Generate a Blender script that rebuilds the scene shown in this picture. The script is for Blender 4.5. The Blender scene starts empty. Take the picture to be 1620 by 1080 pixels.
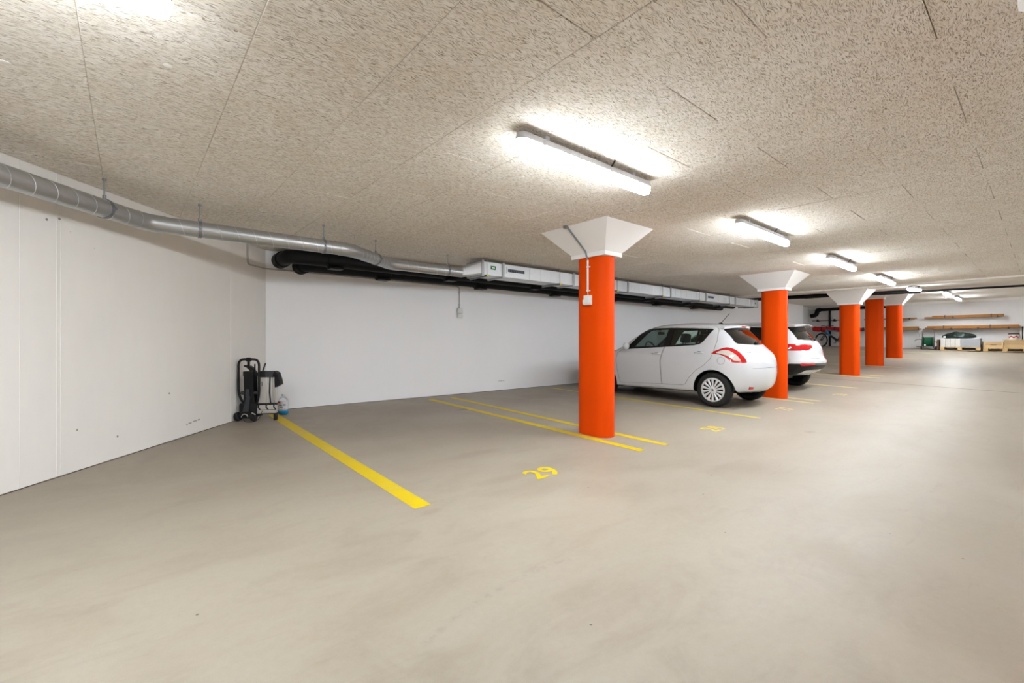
import bpy, bmesh, math, random
from mathutils import Vector, Matrix, geometry
from mathutils.bvhtree import BVHTree
from math import sin, cos, pi, radians, atan2, hypot, sqrt

random.seed(7)
S = bpy.context.scene
COL = S.collection

# ------------------------------------------------------------------ camera, world, exposure
# world axes: X runs along the row of columns, Y towards the long back wall, Z up; the camera stands over the origin
CAM_Z = 1.27
cam = bpy.data.cameras.new('camera')
cam.sensor_fit = 'HORIZONTAL'
cam.sensor_width = 36.0
cam.lens = 715.0 / 1620.0 * 36.0
cam.clip_start = 0.02
cam_ob = bpy.data.objects.new('camera', cam)
COL.objects.link(cam_ob)
cam_ob.location = (0, 0, CAM_Z)
cam_ob.rotation_euler = (pi / 2, 0, -radians(40.27))
S.camera = cam_ob
wd = bpy.data.worlds.new('world')
S.world = wd
wd.use_nodes = True
wd.node_tree.nodes['Background'].inputs[0].default_value = (0, 0, 0, 1)
S.view_settings.view_transform = 'Standard'
S.view_settings.look = 'None'
S.view_settings.gamma = 1.0
S.view_settings.use_curve_mapping = False
S.view_settings.exposure = 3.64
LAMP_STRENGTH = 17.0
S.cycles.use_denoising = True
S.cycles.diffuse_bounces = 6
S.cycles.sample_clamp_indirect = 6.0

RX, RY = 0.7631, -0.6464      # camera right in world XY
DX, DY = 0.6464, 0.7631       # camera forward in world XY


# ------------------------------------------------------------------ floor and ceiling heights
def grise(x):
    t = x - 12.6
    return 0.0 if t < -1 else (0.015 * (t + 1) ** 2 if t < 1 else 0.06 * t)


def fz(x, y):
    return 0.0256 * y + grise(x)


CEIL = CAM_Z + 1.40
PANEL_END = -0.17 + 0.605 * 24


def cz(x):
    if x < 14.5:
        return CEIL
    if x < 21.7:
        return CEIL + (x - 14.5) * 0.37 / 7.2
    return CEIL + 0.37


# ------------------------------------------------------------------ materials
def lin(c):
    return tuple((v / 12.92 if v <= 0.04045 else ((v + 0.055) / 1.055) ** 2.4) for v in [k / 255.0 for k in c]) + (1.0,)


class NT:
    def __init__(s, name):
        s.m = bpy.data.materials.new(name)
        s.m.use_nodes = True
        s.t = s.m.node_tree
        s.b = s.t.nodes['Principled BSDF']
        s.out = s.t.nodes['Material Output']

    def n(s, typ, **kw):
        nd = s.t.nodes.new(typ)
        for k, v in kw.items():
            if k in ('op', 'operation'):
                nd.operation = v
            elif k == 'blend':
                nd.data_type = 'RGBA'
                nd.blend_type = v
            elif hasattr(nd, k) and not k.startswith('i_'):
                setattr(nd, k, v)
        return nd

    def l(s, a, b):
        s.t.links.new(a, b)

    def math(s, op, a, b=None, c=None, clamp=False):
        nd = s.t.nodes.new('ShaderNodeMath')
        nd.operation = op
        nd.use_clamp = clamp
        for i, v in enumerate((a, b, c)):
            if v is None:
                continue
            if isinstance(v, (int, float)):
                nd.inputs[i].default_value = v
            else:
                s.l(v, nd.inputs[i])
        return nd.outputs[0]

    def mix(s, f, a, b, blend='MIX'):
        nd = s.t.nodes.new('ShaderNodeMix')
        nd.data_type = 'RGBA'
        nd.blend_type = blend
        for sock, v in ((nd.inputs[0], f), (nd.inputs[6], a), (nd.inputs[7], b)):
            if isinstance(v, (int, float)):
                sock.default_value = v
            elif isinstance(v, tuple):
                sock.default_value = v
            else:
                s.l(v, sock)
        return nd.outputs[2]

    def noise(s, vec, scale, detail=3, rough=0.5, dist=0.0):
        nd = s.t.nodes.new('ShaderNodeTexNoise')
        nd.inputs['Scale'].default_value = scale
        nd.inputs['Detail'].default_value = detail
        nd.inputs['Roughness'].default_value = rough
        nd.inputs['Distortion'].default_value = dist
        if vec is not None:
            s.l(vec, nd.inputs['Vector'])
        return nd

    def mapping(s, vec, scale=(1, 1, 1), rot=(0, 0, 0), loc=(0, 0, 0)):
        nd = s.t.nodes.new('ShaderNodeMapping')
        nd.inputs['Scale'].default_value = scale
        nd.inputs['Rotation'].default_value = rot
        nd.inputs['Location'].default_value = loc
        s.l(vec, nd.inputs['Vector'])
        return nd.outputs[0]

    def ramp(s, f, stops):
        nd = s.t.nodes.new('ShaderNodeValToRGB')
        e = nd.color_ramp.elements
        while len(e) < len(stops):
            e.new(0.5)
        for el, (p, c) in zip(e, stops):
            el.position = p
            el.color = c if isinstance(c, tuple) else (c, c, c, 1)
        s.l(f, nd.inputs[0])
        return nd.outputs[0]

    def bump(s, h, strength, dist):
        nd = s.t.nodes.new('ShaderNodeBump')
        nd.inputs['Strength'].default_value = strength
        nd.inputs['Distance'].default_value = dist
        s.l(h, nd.inputs['Height'])
        s.l(nd.outputs[0], s.b.inputs['Normal'])

    def pos(s):
        return s.t.nodes.new('ShaderNodeNewGeometry').outputs['Position']

    def obj(s):
        return s.t.nodes.new('ShaderNodeTexCoord').outputs['Object']


def simple(name, col, rough=0.5, metal=0.0, var=0.06, scale=30, bump=0.0, coat=0.0, spec=0.5):
    k = NT(name)
    c = lin(col)
    o = k.obj()
    nz = k.noise(o, scale, 4, 0.6)
    d = tuple(max(0, v * (1 - 2 * var)) for v in c[:3]) + (1,)
    e = tuple(min(1, v * (1 + 2 * var)) for v in c[:3]) + (1,)
    k.l(k.mix(nz.outputs[0], d, e), k.b.inputs['Base Color'])
    k.b.inputs['Roughness'].default_value = rough
    k.b.inputs['Metallic'].default_value = metal
    k.b.inputs['Coat Weight'].default_value = coat
    k.b.inputs['Coat Roughness'].default_value = 0.05
    k.b.inputs['Specular IOR Level'].default_value = spec
    if bump:
        k.bump(nz.outputs[0], 0.5, bump)
    return k.m


def mat_floor():
    k = NT('concrete_floor')
    p = k.pos()
    warp = k.noise(p, 0.6, 2)
    pm = k.mapping(p, (0.55, 1.0, 1.0))
    big = k.noise(pm, 0.55, 5, 0.62, 0.6)
    med = k.noise(k.mapping(p, (0.8, 1.6, 1)), 1.9, 6, 0.62, 1.2)
    fine = k.noise(p, 26, 4, 0.7)
    grain = k.noise(p, 260, 2, 0.5)
    base = k.ramp(big.outputs[0], [(0.30, lin((142, 128, 113))), (0.50, lin((155, 144, 128))), (0.68, lin((163, 153, 141)))])
    m1 = k.ramp(med.outputs[0], [(0.33, lin((136, 124, 110))), (0.50, lin((156, 146, 131))), (0.72, lin((164, 157, 146)))])
    c = k.mix(0.45, base, m1)
    c = k.mix(0.10, c, k.ramp(fine.outputs[0], [(0.3, lin((135, 124, 110))), (0.7, lin((171, 163, 151)))]))
    c = k.mix(0.06, c, k.ramp(grain.outputs[0], [(0.3, lin((108, 99, 88))), (0.7, lin((178, 171, 159)))]))
    # dirt where cars stand (towards the back wall)
    sx = k.t.nodes.new('ShaderNodeSeparateXYZ')
    k.l(p, sx.inputs[0])
    X, Y = sx.outputs[0], sx.outputs[1]
    bay = k.math('MULTIPLY', k.math('SUBTRACT', Y, 3.6), 0.45, clamp=True)
    dirtn = k.noise(k.mapping(p, (1.3, 0.8, 1)), 1.1, 5, 0.65, 1.0)
    dirt = k.ramp(dirtn.outputs[0], [(0.47, 0.0), (0.66, 0.85)])
    c = k.mix(k.math('MULTIPLY', k.math('MULTIPLY', bay, dirt), 0.26), c, lin((115, 104, 90)))
    # streaky scuffs left by tyres
    sc = k.noise(k.mapping(p, (0.9, 5.0, 1), (0, 0, 0.18)), 1.7, 5, 0.7, 0.8)
    scm = k.ramp(sc.outputs[0], [(0.60, 0.0), (0.72, 1.0)])
    c = k.mix(k.math('MULTIPLY', scm, 0.20), c, lin((121, 112, 101)))
    # curved tyre mark in the foreground
    for (cx, cy, r, w, sx0, sx1, amt) in ((0.35, 0.35, 0.94, 0.016, -1.2, 0.02, 0.65), (0.35, 0.35, 0.90, 0.012, -1.2, 0.0, 0.5),
                                          (1.6, -0.1, 1.86, 0.03, 0.9, 1.9, 0.22)):
        dx = k.math('SUBTRACT', X, cx)
        dy = k.math('SUBTRACT', Y, cy)
        d = k.math('SQRT', k.math('ADD', k.math('MULTIPLY', dx, dx), k.math('MULTIPLY', dy, dy)))
        ring = k.math('SUBTRACT', 1.0, k.math('DIVIDE', k.math('ABSOLUTE', k.math('SUBTRACT', d, r)), w), clamp=True)
        win = k.math('MULTIPLY', k.math('MULTIPLY', k.math('GREATER_THAN', X, sx0), k.math('LESS_THAN', X, sx1)), k.math('GREATER_THAN', dy, 0.0))
        br = k.ramp(fine.outputs[0], [(0.45, 0.0), (0.62, 1.0)])
        c = k.mix(k.math('MULTIPLY', k.math('MULTIPLY', ring, win), k.math('MULTIPLY', br, amt)), c, lin((83, 77, 72)))
    # oil stains and smudges in the bays
    for (cx, cy, rx, ry, amt) in ((4.15, 6.15, 0.16, 0.09, 0.75), (3.6, 6.5, 0.9, 0.55, 0.35), (2.75, 3.85, 0.45, 0.10, 0.35), (2.6, 3.05, 0.5, 0.09, 0.30),
                                  (5.55, 6.2, 0.7, 0.5, 0.35), (6.3, 6.6, 0.5, 0.4, 0.4), (1.62, 2.80, 0.09, 0.05, 0.3), (7.0, 2.05, 0.14, 0.07, 0.55), (4.4, 4.7, 0.7, 0.35, 0.3)):
        dx = k.math('DIVIDE', k.math('SUBTRACT', X, cx), rx)
        dy = k.math('DIVIDE', k.math('SUBTRACT', Y, cy), ry)
        d = k.math('ADD', k.math('MULTIPLY', dx, dx), k.math('MULTIPLY', dy, dy))
        d = k.math('ADD', d, k.math('MULTIPLY', k.math('SUBTRACT', dirtn.outputs[0], 0.5), 3.0))
        m_ = k.math('SUBTRACT', 1.0, d, clamp=True)
        c = k.mix(k.math('MULTIPLY', m_, amt * 0.6), c, lin((118, 103, 86)))
    # grit specks
    vo = k.t.nodes.new('ShaderNodeTexVoronoi')
    vo.inputs['Scale'].default_value = 3.1
    k.l(p, vo.inputs['Vector'])
    sp = k.ramp(vo.outputs['Distance'], [(0.016, 1.0), (0.024, 0.0)])
    c = k.mix(k.math('MULTIPLY', sp, 0.75), c, lin((63, 56, 50)))
    k.l(c, k.b.inputs['Base Color'])
    k.l(k.ramp(med.outputs[0], [(0.3, 0.42), (0.7, 0.60)]), k.b.inputs['Roughness'])
    k.b.inputs['Specular IOR Level'].default_value = 0.35
    k.bump(k.math('ADD', k.math('MULTIPLY', fine.outputs[0], 0.6), k.math('MULTIPLY', grain.outputs[0], 0.25)), 0.25, 0.004)
    return k.m


def mat_woodwool():
    k = NT('wood_wool_board')
    p = k.obj()
    oi = k.t.nodes.new('ShaderNodeObjectInfo')
    off = k.t.nodes.new('ShaderNodeVectorMath')
    off.operation = 'ADD'
    sc = k.t.nodes.new('ShaderNodeVectorMath')
    sc.operation = 'SCALE'
    sc.inputs[0].default_value = (37.0, 53.0, 11.0)
    k.l(oi.outputs['Random'], sc.inputs['Scale'])
    k.l(p, off.inputs[0])
    k.l(sc.outputs[0], off.inputs[1])
    p = off.outputs[0]
    w = k.noise(p, 14, 2)
    wv = k.t.nodes.new('ShaderNodeVectorMath')
    wv.operation = 'MULTIPLY_ADD'
    k.l(w.outputs['Color'], wv.inputs[0])
    wv.inputs[1].default_value = (0.05, 0.05, 0.05)
    k.l(p, wv.inputs[2])
    pw = wv.outputs[0]
    masks = []
    for i, a in enumerate((0.3, 1.15, 2.0, 2.75)):
        n_ = k.noise(k.mapping(pw, (30, 290, 30), (0, 0, a), (i * 3.1, i * 7.7, i * 2.2)), 1.0, 1, 0.4)
        masks.append(k.ramp(n_.outputs[0], [(0.505, 0.0), (0.575, 1.0)]))
    mx = k.math('MAXIMUM', k.math('MAXIMUM', masks[0], masks[1]), k.math('MAXIMUM', masks[2], masks[3]))
    sm = k.math('MULTIPLY', k.math('ADD', k.math('ADD', masks[0], masks[1]), k.math('ADD', masks[2], masks[3])), 0.25, clamp=True)
    tone = k.noise(p, 7, 4, 0.65)
    c = k.ramp(sm, [(0.0, lin((124, 108, 88))), (0.22, lin((229, 222, 210))), (0.5, lin((246, 242, 236))), (0.8, lin((253, 251, 247)))])
    c = k.mix(k.ramp(tone.outputs[0], [(0.4, 0.0), (0.75, 0.35)]), c, lin((214, 198, 170)))
    big = k.noise(k.pos(), 0.9, 4, 0.6)
    c = k.mix(0.22, c, k.ramp(big.outputs[0], [(0.35, lin((222, 211, 193))), (0.65, lin((246, 243, 238)))]))
    k.l(c, k.b.inputs['Base Color'])
    k.b.inputs['Roughness'].default_value = 0.95
    k.b.inputs['Specular IOR Level'].default_value = 0.1
    k.bump(k.math('ADD', k.math('MULTIPLY', mx, 0.6), k.math('MULTIPLY', sm, 0.4)), 0.55, 0.004)
    return k.m


def mat_wall(name, col, amt=0.05):
    k = NT(name)
    p = k.pos()
    a = k.noise(p, 0.8, 4, 0.6)
    b = k.noise(k.mapping(p, (3, 3, 0.7)), 4, 4, 0.6)
    f = k.noise(p, 120, 2, 0.6)
    c = lin(col)
    d = tuple(v * (1 - amt * 2) for v in c[:3]) + (1,)
    e = tuple(min(1, v * (1 + amt)) for v in c[:3]) + (1,)
    x = k.mix(a.outputs[0], d, e)
    x = k.mix(0.3, x, k.mix(b.outputs[0], d, e))
    vo = k.t.nodes.new('ShaderNodeTexVoronoi')
    vo.inputs['Scale'].default_value = 2.3
    k.l(p, vo.inputs['Vector'])
    pit = k.ramp(vo.outputs['Distance'], [(0.012, 1.0), (0.02, 0.0)])
    x = k.mix(k.math('MULTIPLY', pit, 0.5), x, lin((140, 136, 132)))
    k.l(x, k.b.inputs['Base Color'])
    k.b.inputs['Roughness'].default_value = 0.75
    k.b.inputs['Specular IOR Level'].default_value = 0.25
    k.bump(k.math('ADD', f.outputs[0], k.math('MULTIPLY', b.outputs[0], 1.5)), 0.18, 0.003)
    return k.m


def mat_orange():
    k = NT('orange_paint')
    p = k.pos()
    a = k.noise(p, 3, 4)
    c = k.mix(a.outputs[0], (0.66, 0.056, 0.0, 1), (0.71, 0.064, 0.0, 1))
    b = k.noise(k.mapping(p, (6, 6, 1.2)), 5, 4, 0.7)
    scm = k.ramp(b.outputs[0], [(0.70, 0.0), (0.78, 1.0)])
    c = k.mix(k.math('MULTIPLY', scm, 0.25), c, (0.45, 0.05, 0.01, 1))
    k.l(c, k.b.inputs['Base Color'])
    k.b.inputs['Roughness'].default_value = 0.55
    k.b.inputs['Specular IOR Level'].default_value = 0.08
    f = k.noise(p, 60, 3)
    k.bump(f.outputs[0], 0.12, 0.003)
    return k.m


def mat_yellow(name, wear, col=(206, 178, 2)):
    k = NT(name)
    p = k.pos()
    a = k.noise(p, 18, 5, 0.7)
    b = k.noise(p, 2.2, 3, 0.6)
    m = k.math('ADD', k.math('MULTIPLY', a.outputs[0], 0.6), k.math('MULTIPLY', b.outputs[0], 0.4))
    w = k.ramp(m, [(max(0.0, 0.60 - wear * 0.5), 0.0), (0.72 - wear * 0.3, 1.0)])
    c = k.mix(k.math('MULTIPLY', w, min(1, 0.25 + wear)), lin(col), lin((196, 186, 160)))
    k.l(c, k.b.inputs['Base Color'])
    k.b.inputs['Roughness'].default_value = 0.55
    k.b.inputs['Specular IOR Level'].default_value = 0.3
    return k.m


def mat_galv(name='galvanised_steel', col=(190, 192, 194), rough=0.34, metal=0.85):
    k = NT(name)
    p = k.obj()
    a = k.noise(p, 22, 4, 0.6)
    c = lin(col)
    k.l(k.mix(a.outputs[0], tuple(v * 0.86 for v in c[:3]) + (1,), c), k.b.inputs['Base Color'])
    k.b.inputs['Metallic'].default_value = metal
    k.l(k.ramp(a.outputs[0], [(0.3, rough), (0.7, rough + 0.1)]), k.b.inputs['Roughness'])
    return k.m


def mat_emit(name, col, st):
    k = NT(name)
    k.b.inputs['Base Color'].default_value = (0.9, 0.9, 0.9, 1)
    k.b.inputs['Emission Color'].default_value = col
    sx = k.t.nodes.new('ShaderNodeSeparateXYZ')
    k.l(k.t.nodes.new('ShaderNodeNewGeometry').outputs['Normal'], sx.inputs[0])
    mr = k.t.nodes.new('ShaderNodeMapRange')        # the light strip faces down, so the cover glows less at its flanks
    mr.inputs['From Min'].default_value = -0.05
    mr.inputs['From Max'].default_value = -0.80
    mr.inputs['To Min'].default_value = st * 0.10
    mr.inputs['To Max'].default_value = st
    k.l(sx.outputs[2], mr.inputs[0])
    k.l(mr.outputs[0], k.b.inputs['Emission Strength'])
    k.b.inputs['Roughness'].default_value = 0.4
    return k.m


def mat_glass(name, tint, gloss=1.0, rough=0.02):
    k = NT(name)
    k.t.nodes.remove(k.b)
    tr = k.t.nodes.new('ShaderNodeBsdfTransparent')
    tr.inputs[0].default_value = tint
    gl = k.t.nodes.new('ShaderNodeBsdfGlossy')
    gl.inputs['Roughness'].default_value = rough
    fr = k.t.nodes.new('ShaderNodeFresnel')
    fr.inputs[0].default_value = 1.45
    mx = k.t.nodes.new('ShaderNodeMixShader')
    k.l(k.math('MULTIPLY', fr.outputs[0], gloss), mx.inputs[0])
    k.l(tr.outputs[0], mx.inputs[1])
    k.l(gl.outputs[0], mx.inputs[2])
    k.l(mx.outputs[0], k.out.inputs[0])
    return k.m


def mat_wood(name, c1, c2, sc=(2, 40, 40)):
    k = NT(name)
    p = k.obj()
    n_ = k.noise(k.mapping(p, sc), 1.0, 4, 0.6, 0.5)
    oi = k.t.nodes.new('ShaderNodeObjectInfo')
    x = k.mix(n_.outputs[0], lin(c1), lin(c2))
    hs = k.t.nodes.new('ShaderNodeHueSaturation')
    k.l(k.math('ADD', k.math('MULTIPLY', oi.outputs['Random'], 0.3), 0.85), hs.inputs['Value'])
    k.l(x, hs.inputs['Color'])
    k.l(hs.outputs[0], k.b.inputs['Base Color'])
    k.b.inputs['Roughness'].default_value = 0.65
    k.bump(n_.outputs[0], 0.2, 0.003)
    return k.m


M = dict(
    floor=mat_floor(), wool=mat_woodwool(), wall=mat_wall('white_painted_concrete', (236, 233, 229)), wallb=mat_wall('light_lifted_concrete', (246, 246, 249), 0.02),  # wallb: cooler white tint, colour also lifted to replace light missing there
    wall2=mat_wall('grey_white_concrete', (226, 225, 224), 0.07), soffit=mat_wall('painted_soffit', (236, 232, 226), 0.04),
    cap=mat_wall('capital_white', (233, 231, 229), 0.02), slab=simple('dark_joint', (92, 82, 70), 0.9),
    orange=mat_orange(), ytape=mat_yellow('yellow_line_paint', 0.12), yworn=mat_yellow('worn_yellow_paint', 0.30, (206, 182, 30)),
    yfaint=mat_yellow('faint_yellow_paint', 0.55, (208, 188, 70)),
    galv=mat_galv(), galvb=mat_galv('bright_duct_sheet', (226, 229, 233), 0.42, 0.55), galvd=mat_galv('zinc_rod', (150, 154, 158), 0.4),
    blackpipe=simple('black_pipe_insulation', (9, 9, 11), 0.6, 0, 0.1, spec=0.25), black=simple('black_plastic', (12, 12, 14), 0.5, spec=0.35),
    rubber=simple('rubber', (24, 23, 23), 0.8, bump=0.002), darkgrey=simple('dark_grey_plastic', (52, 54, 60), 0.5),
    lampbody=simple('lamp_housing', (196, 197, 202), 0.5), lamp=mat_emit('lit_diffuser', (0.91, 0.975, 1.03, 1), LAMP_STRENGTH),
    whiteplastic=simple('white_plastic', (222, 222, 220), 0.4), greyplastic=simple('grey_conduit', (178, 174, 170), 0.5),
    paint=simple('white_car_paint', (206, 207, 211), 0.26, 0, 0.01, 4, coat=1.0), trim=simple('gloss_black_trim', (12, 12, 14), 0.25),
    cabin=simple('cabin_lining', (38, 39, 42), 0.8), seat=simple('seat_fabric', (30, 32, 38), 0.9, bump=0.002),
    cglass=mat_glass('tinted_car_glass', (0.84, 0.92, 0.89, 1), 0.8), dglass=mat_glass('dark_rear_glass', (0.66, 0.70, 0.72, 1), 1.6),
    redlamp=simple('red_lamp_lens', (190, 14, 22), 0.12, 0, 0.08, 60, coat=1.0), clearlamp=simple('clear_lamp_lens', (226, 214, 206), 0.12, 0.2, 0.15, 70, coat=1.0),
    chrome=mat_galv('chrome', (225, 225, 228), 0.12, 1.0), wheelcap=simple('silver_wheel_cover', (216, 216, 220), 0.35, 0.25),
    silver=simple('brushed_aluminium', (196, 192, 188), 0.4, 0.35), red=simple('red_tarpaulin', (190, 8, 12), 0.5, bump=0.004, scale=9),
    teal=simple('blue_bike_paint', (20, 110, 150), 0.3, coat=0.6), green=simple('green_plastic', (6, 74, 44), 0.4),
    tarp=simple('dark_green_tarpaulin', (5, 34, 27), 0.45, bump=0.02, scale=6), blue=simple('blue_liquid', (20, 150, 205), 0.2),
    jug=mat_glass('clear_plastic', (0.95, 0.965, 0.98, 1), 0.35, 0.15), label=simple('pale_paper_label', (222, 220, 226), 0.5),
    inkred=simple('red_print', (176, 40, 40), 0.5), inkblue=simple('grey_blue_print', (110, 116, 150), 0.5), inkgrey=simple('grey_print', (150, 146, 142), 0.6),
    signgreen=simple('sign_green', (16, 112, 44), 0.4), signwhite=simple('sign_white', (235, 240, 235), 0.4),
    stone=simple('pale_stone', (204, 200, 194), 0.8, 0, 0.08, 14, bump=0.004), slabgrey=simple('grey_paving_slab', (160, 161, 164), 0.8, 0, 0.08, 10, bump=0.003),
    brownbox=simple('brown_wrap', (88, 62, 46), 0.8),
    timber=mat_wood('golden_timber', (136, 84, 28), (186, 128, 54)), pine=mat_wood('pale_pallet_wood', (180, 146, 98), (216, 186, 138)),
    bronze=simple('weathered_bronze_tube', (90, 66, 44), 0.5, 0.3), yellow=simple('yellow_tag', (226, 200, 30), 0.5),
    badge=simple('badge_grey', (110, 112, 118), 0.3, 0.5),
)


# ------------------------------------------------------------------ mesh builder
class MB:
    def __init__(s):
        s.v, s.f, s.mi = [], [], []
        s.cur = 0

    def add(s, vs, fs):
        o = len(s.v)
        s.v += [tuple(v) for v in vs]
        for f in fs:
            s.f.append(tuple(i + o for i in f))
            s.mi.append(s.cur)
        return s

    def box(s, x0, y0, z0, x1, y1, z1, bev=0.0, mat=None):
        if bev <= 0:
            vs = [(x, y, z) for z in (z0, z1) for y in (y0, y1) for x in (x0, x1)]
            fs = [(0, 2, 3, 1), (4, 5, 7, 6), (0, 1, 5, 4), (2, 6, 7, 3), (0, 4, 6, 2), (1, 3, 7, 5)]
        else:
            bm = bmesh.new()
            bmesh.ops.create_cube(bm, size=1)
            for v in bm.verts:
                v.co = ((x0 + x1) / 2 + v.co.x * (x1 - x0), (y0 + y1) / 2 + v.co.y * (y1 - y0), (z0 + z1) / 2 + v.co.z * (z1 - z0))
            bmesh.ops.bevel(bm, geom=list(bm.edges), offset=bev, segments=2, affect='EDGES', profile=0.6)
            vs = [v.co.copy() for v in bm.verts]
            bm.verts.index_update()
            fs = [[v.index for v in f.verts] for f in bm.faces]
            bm.free()
        if mat is not None:
            vs = [mat @ Vector(v) for v in vs]
        return s.add(vs, fs)

    def tube(s, pts, r, n=12, cap=True, closed=False, flat=None):
        pts = [Vector(p) for p in pts]
        N = len(pts)
        rs = r if isinstance(r, (list, tuple)) else [r] * N
        tans = []
        for i in range(N):
            a = pts[(i - 1) % N] if (closed or i > 0) else pts[i]
            b = pts[(i + 1) % N] if (closed or i < N - 1) else pts[i]
            t = (b - a)
            tans.append(t.normalized() if t.length > 1e-9 else Vector((0, 0, 1)))
        up = Vector((0, 0, 1)) if abs(tans[0].z) < 0.95 else Vector((1, 0, 0))
        nrm = (up - tans[0] * up.dot(tans[0])).normalized()
        vs = []
        for i in range(N):
            nrm = (nrm - tans[i] * nrm.dot(tans[i]))
            nrm = nrm.normalized() if nrm.length > 1e-6 else tans[i].orthogonal().normalized()
            bi = tans[i].cross(nrm)
            for k in range(n):
                a = 2 * pi * k / n
                vs.append(pts[i] + (nrm * cos(a) + bi * sin(a)) * rs[i])
        fs = []
        for i in range(N if closed else N - 1):
            j = (i + 1) % N
            for k in range(n):
                q = (k + 1) % n
                fs.append((i * n + k, i * n + q, j * n + q, j * n + k))
        if cap and not closed:
            fs.append(tuple(range(n - 1, -1, -1)))
            fs.append(tuple((N - 1) * n + k for k in range(n)))
        return s.add(vs, fs)

    def lathe(s, prof, n=24, mat=None, closed=False):
        # prof: (radius, height) about local Z
        vs, fs = [], []
        P = len(prof)
        for k in range(n):
            a = 2 * pi * k / n
            for (r, h) in prof:
                vs.append(Vector((r * cos(a), r * sin(a), h)))
        for k in range(n):
            q = (k + 1) % n
            for i in range(P if closed else P - 1):
                j = (i + 1) % P
                fs.append((k * P + i, q * P + i, q * P + j, k * P + j))
        if not closed:
            if prof[0][0] > 1e-6:
                fs.append(tuple(k * P for k in range(n - 1, -1, -1)))
            if prof[-1][0] > 1e-6:
                fs.append(tuple(k * P + P - 1 for k in range(n)))
        if mat is not None:
            vs = [mat @ v for v in vs]
        return s.add(vs, fs)

    def prism(s, poly, org, e1, e2, d, t0, t1):
        e1, e2, d, org = Vector(e1), Vector(e2), Vector(d), Vector(org)
        n = len(poly)
        area = sum(poly[i][0] * poly[(i + 1) % n][1] - poly[(i + 1) % n][0] * poly[i][1] for i in range(n))
        if area < 0:
            poly = poly[::-1]
        flip = e1.cross(e2).dot(d) < 0
        vs = [org + e1 * a + e2 * b + d * t0 for a, b in poly] + [org + e1 * a + e2 * b + d * t1 for a, b in poly]
        tri = geometry.tessellate_polygon([[Vector((a, b, 0)) for a, b in poly]])
        fs = []
        for t in tri:
            a, b, c = t
            ar = (poly[b][0] - poly[a][0]) * (poly[c][1] - poly[a][1]) - (poly[c][0] - poly[a][0]) * (poly[b][1] - poly[a][1])
            if ar < 0:
                a, b, c = a, c, b
            fs.append((c, b, a))
            fs.append((a + n, b + n, c + n))
        for i in range(n):
            j = (i + 1) % n
            fs.append((i, j, j + n, i + n))
        if flip:
            fs = [tuple(reversed(f)) for f in fs]
        return s.add(vs, fs)

    def grid(s, fn, nu, nv, closeu=False):
        vs = [fn(i / (nu - (0 if closeu else 1)), j / (nv - 1)) for i in range(nu) for j in range(nv)]
        fs = []
        for i in range(nu if closeu else nu - 1):
            k = (i + 1) % nu
            for j in range(nv - 1):
                fs.append((i * nv + j, k * nv + j, k * nv + j + 1, i * nv + j + 1))
        return s.add(vs, fs)

    def mesh(s, name, mats, smooth=30, off=None, recalc=True):
        me = bpy.data.meshes.new(name)
        vs = s.v if off is None else [(x - off[0], y - off[1], z - off[2]) for x, y, z in s.v]
        me.from_pydata(vs, [], s.f)
        for m in (mats if isinstance(mats, (list, tuple)) else [mats]):
            me.materials.append(m)
        for p, i in zip(me.polygons, s.mi):
            p.material_index = i
        if recalc:
            bm = bmesh.new()
            bm.from_mesh(me)
            bmesh.ops.recalc_face_normals(bm, faces=bm.faces)
            bm.to_mesh(me)
            bm.free()
        finish(me, smooth)
        return me

    def build(s, name, mats, parent=None, world=True, smooth=30):
        off = None
        if parent is not None and world:
            off = wloc(parent)
        me = s.mesh(name, mats, smooth, off)
        return link(name, me, parent)


def finish(me, smooth=30):
    if smooth:
        for p in me.polygons:
            p.use_smooth = True
        me.set_sharp_from_angle(angle=radians(smooth))


def wloc(o):
    l = Vector(o.location)
    while o.parent:
        o = o.parent
        l += Vector(o.location)
    return l


def link(name, me, parent=None):
    o = bpy.data.objects.new(name, me)
    COL.objects.link(o)
    if parent is not None:
        o.parent = parent
    return o


def tag(o, label, cat=None, group=None, kind=None):
    if label:
        o['label'] = label
    if cat:
        o['category'] = cat
    if group:
        o['group'] = group
    if kind:
        o['kind'] = kind
    return o


def thing(name, label, cat, loc=(0, 0, 0), rotz=0.0, group=None):
    o = bpy.data.objects.new(name, None)
    COL.objects.link(o)
    o.empty_display_size = 0.1
    o.location = loc
    o.rotation_euler = (0, 0, rotz)
    return tag(o, label, cat, group)


def struct(o):
    o['kind'] = 'structure'
    return o


def dup(root, loc, rotz=None, label=None):
    r = root.copy()
    COL.objects.link(r)
    r.location = loc
    if rotz is not None:
        r.rotation_euler = (0, 0, rotz)
    if label:
        r['label'] = label
    for ch in list(root.children):
        c = ch.copy()
        COL.objects.link(c)
        c.parent = r
        for g in list(ch.children):
            d = g.copy()
            COL.objects.link(d)
            d.parent = c
    return r


def arc(c, r, a0, a1, n, ax=(1, 0, 0), ay=(0, 1, 0)):
    c, ax, ay = Vector(c), Vector(ax), Vector(ay)
    return [c + ax * (r * cos(a0 + (a1 - a0) * i / n)) + ay * (r * sin(a0 + (a1 - a0) * i / n)) for i in range(n + 1)]


def fillet(pts, r, n=6):
    pts = [Vector(p) for p in pts]
    out = [pts[0]]
    for i in range(1, len(pts) - 1):
        a, b, c = pts[i - 1], pts[i], pts[i + 1]
        d1, d2 = (a - b), (c - b)
        rr = min(r, d1.length * 0.49, d2.length * 0.49)
        p, q = b + d1.normalized() * rr, b + d2.normalized() * rr
        for k in range(n + 1):
            t = k / n
            out.append(p * (1 - t) ** 2 + b * 2 * t * (1 - t) + q * t * t)
    out.append(pts[-1])
    return out


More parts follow.
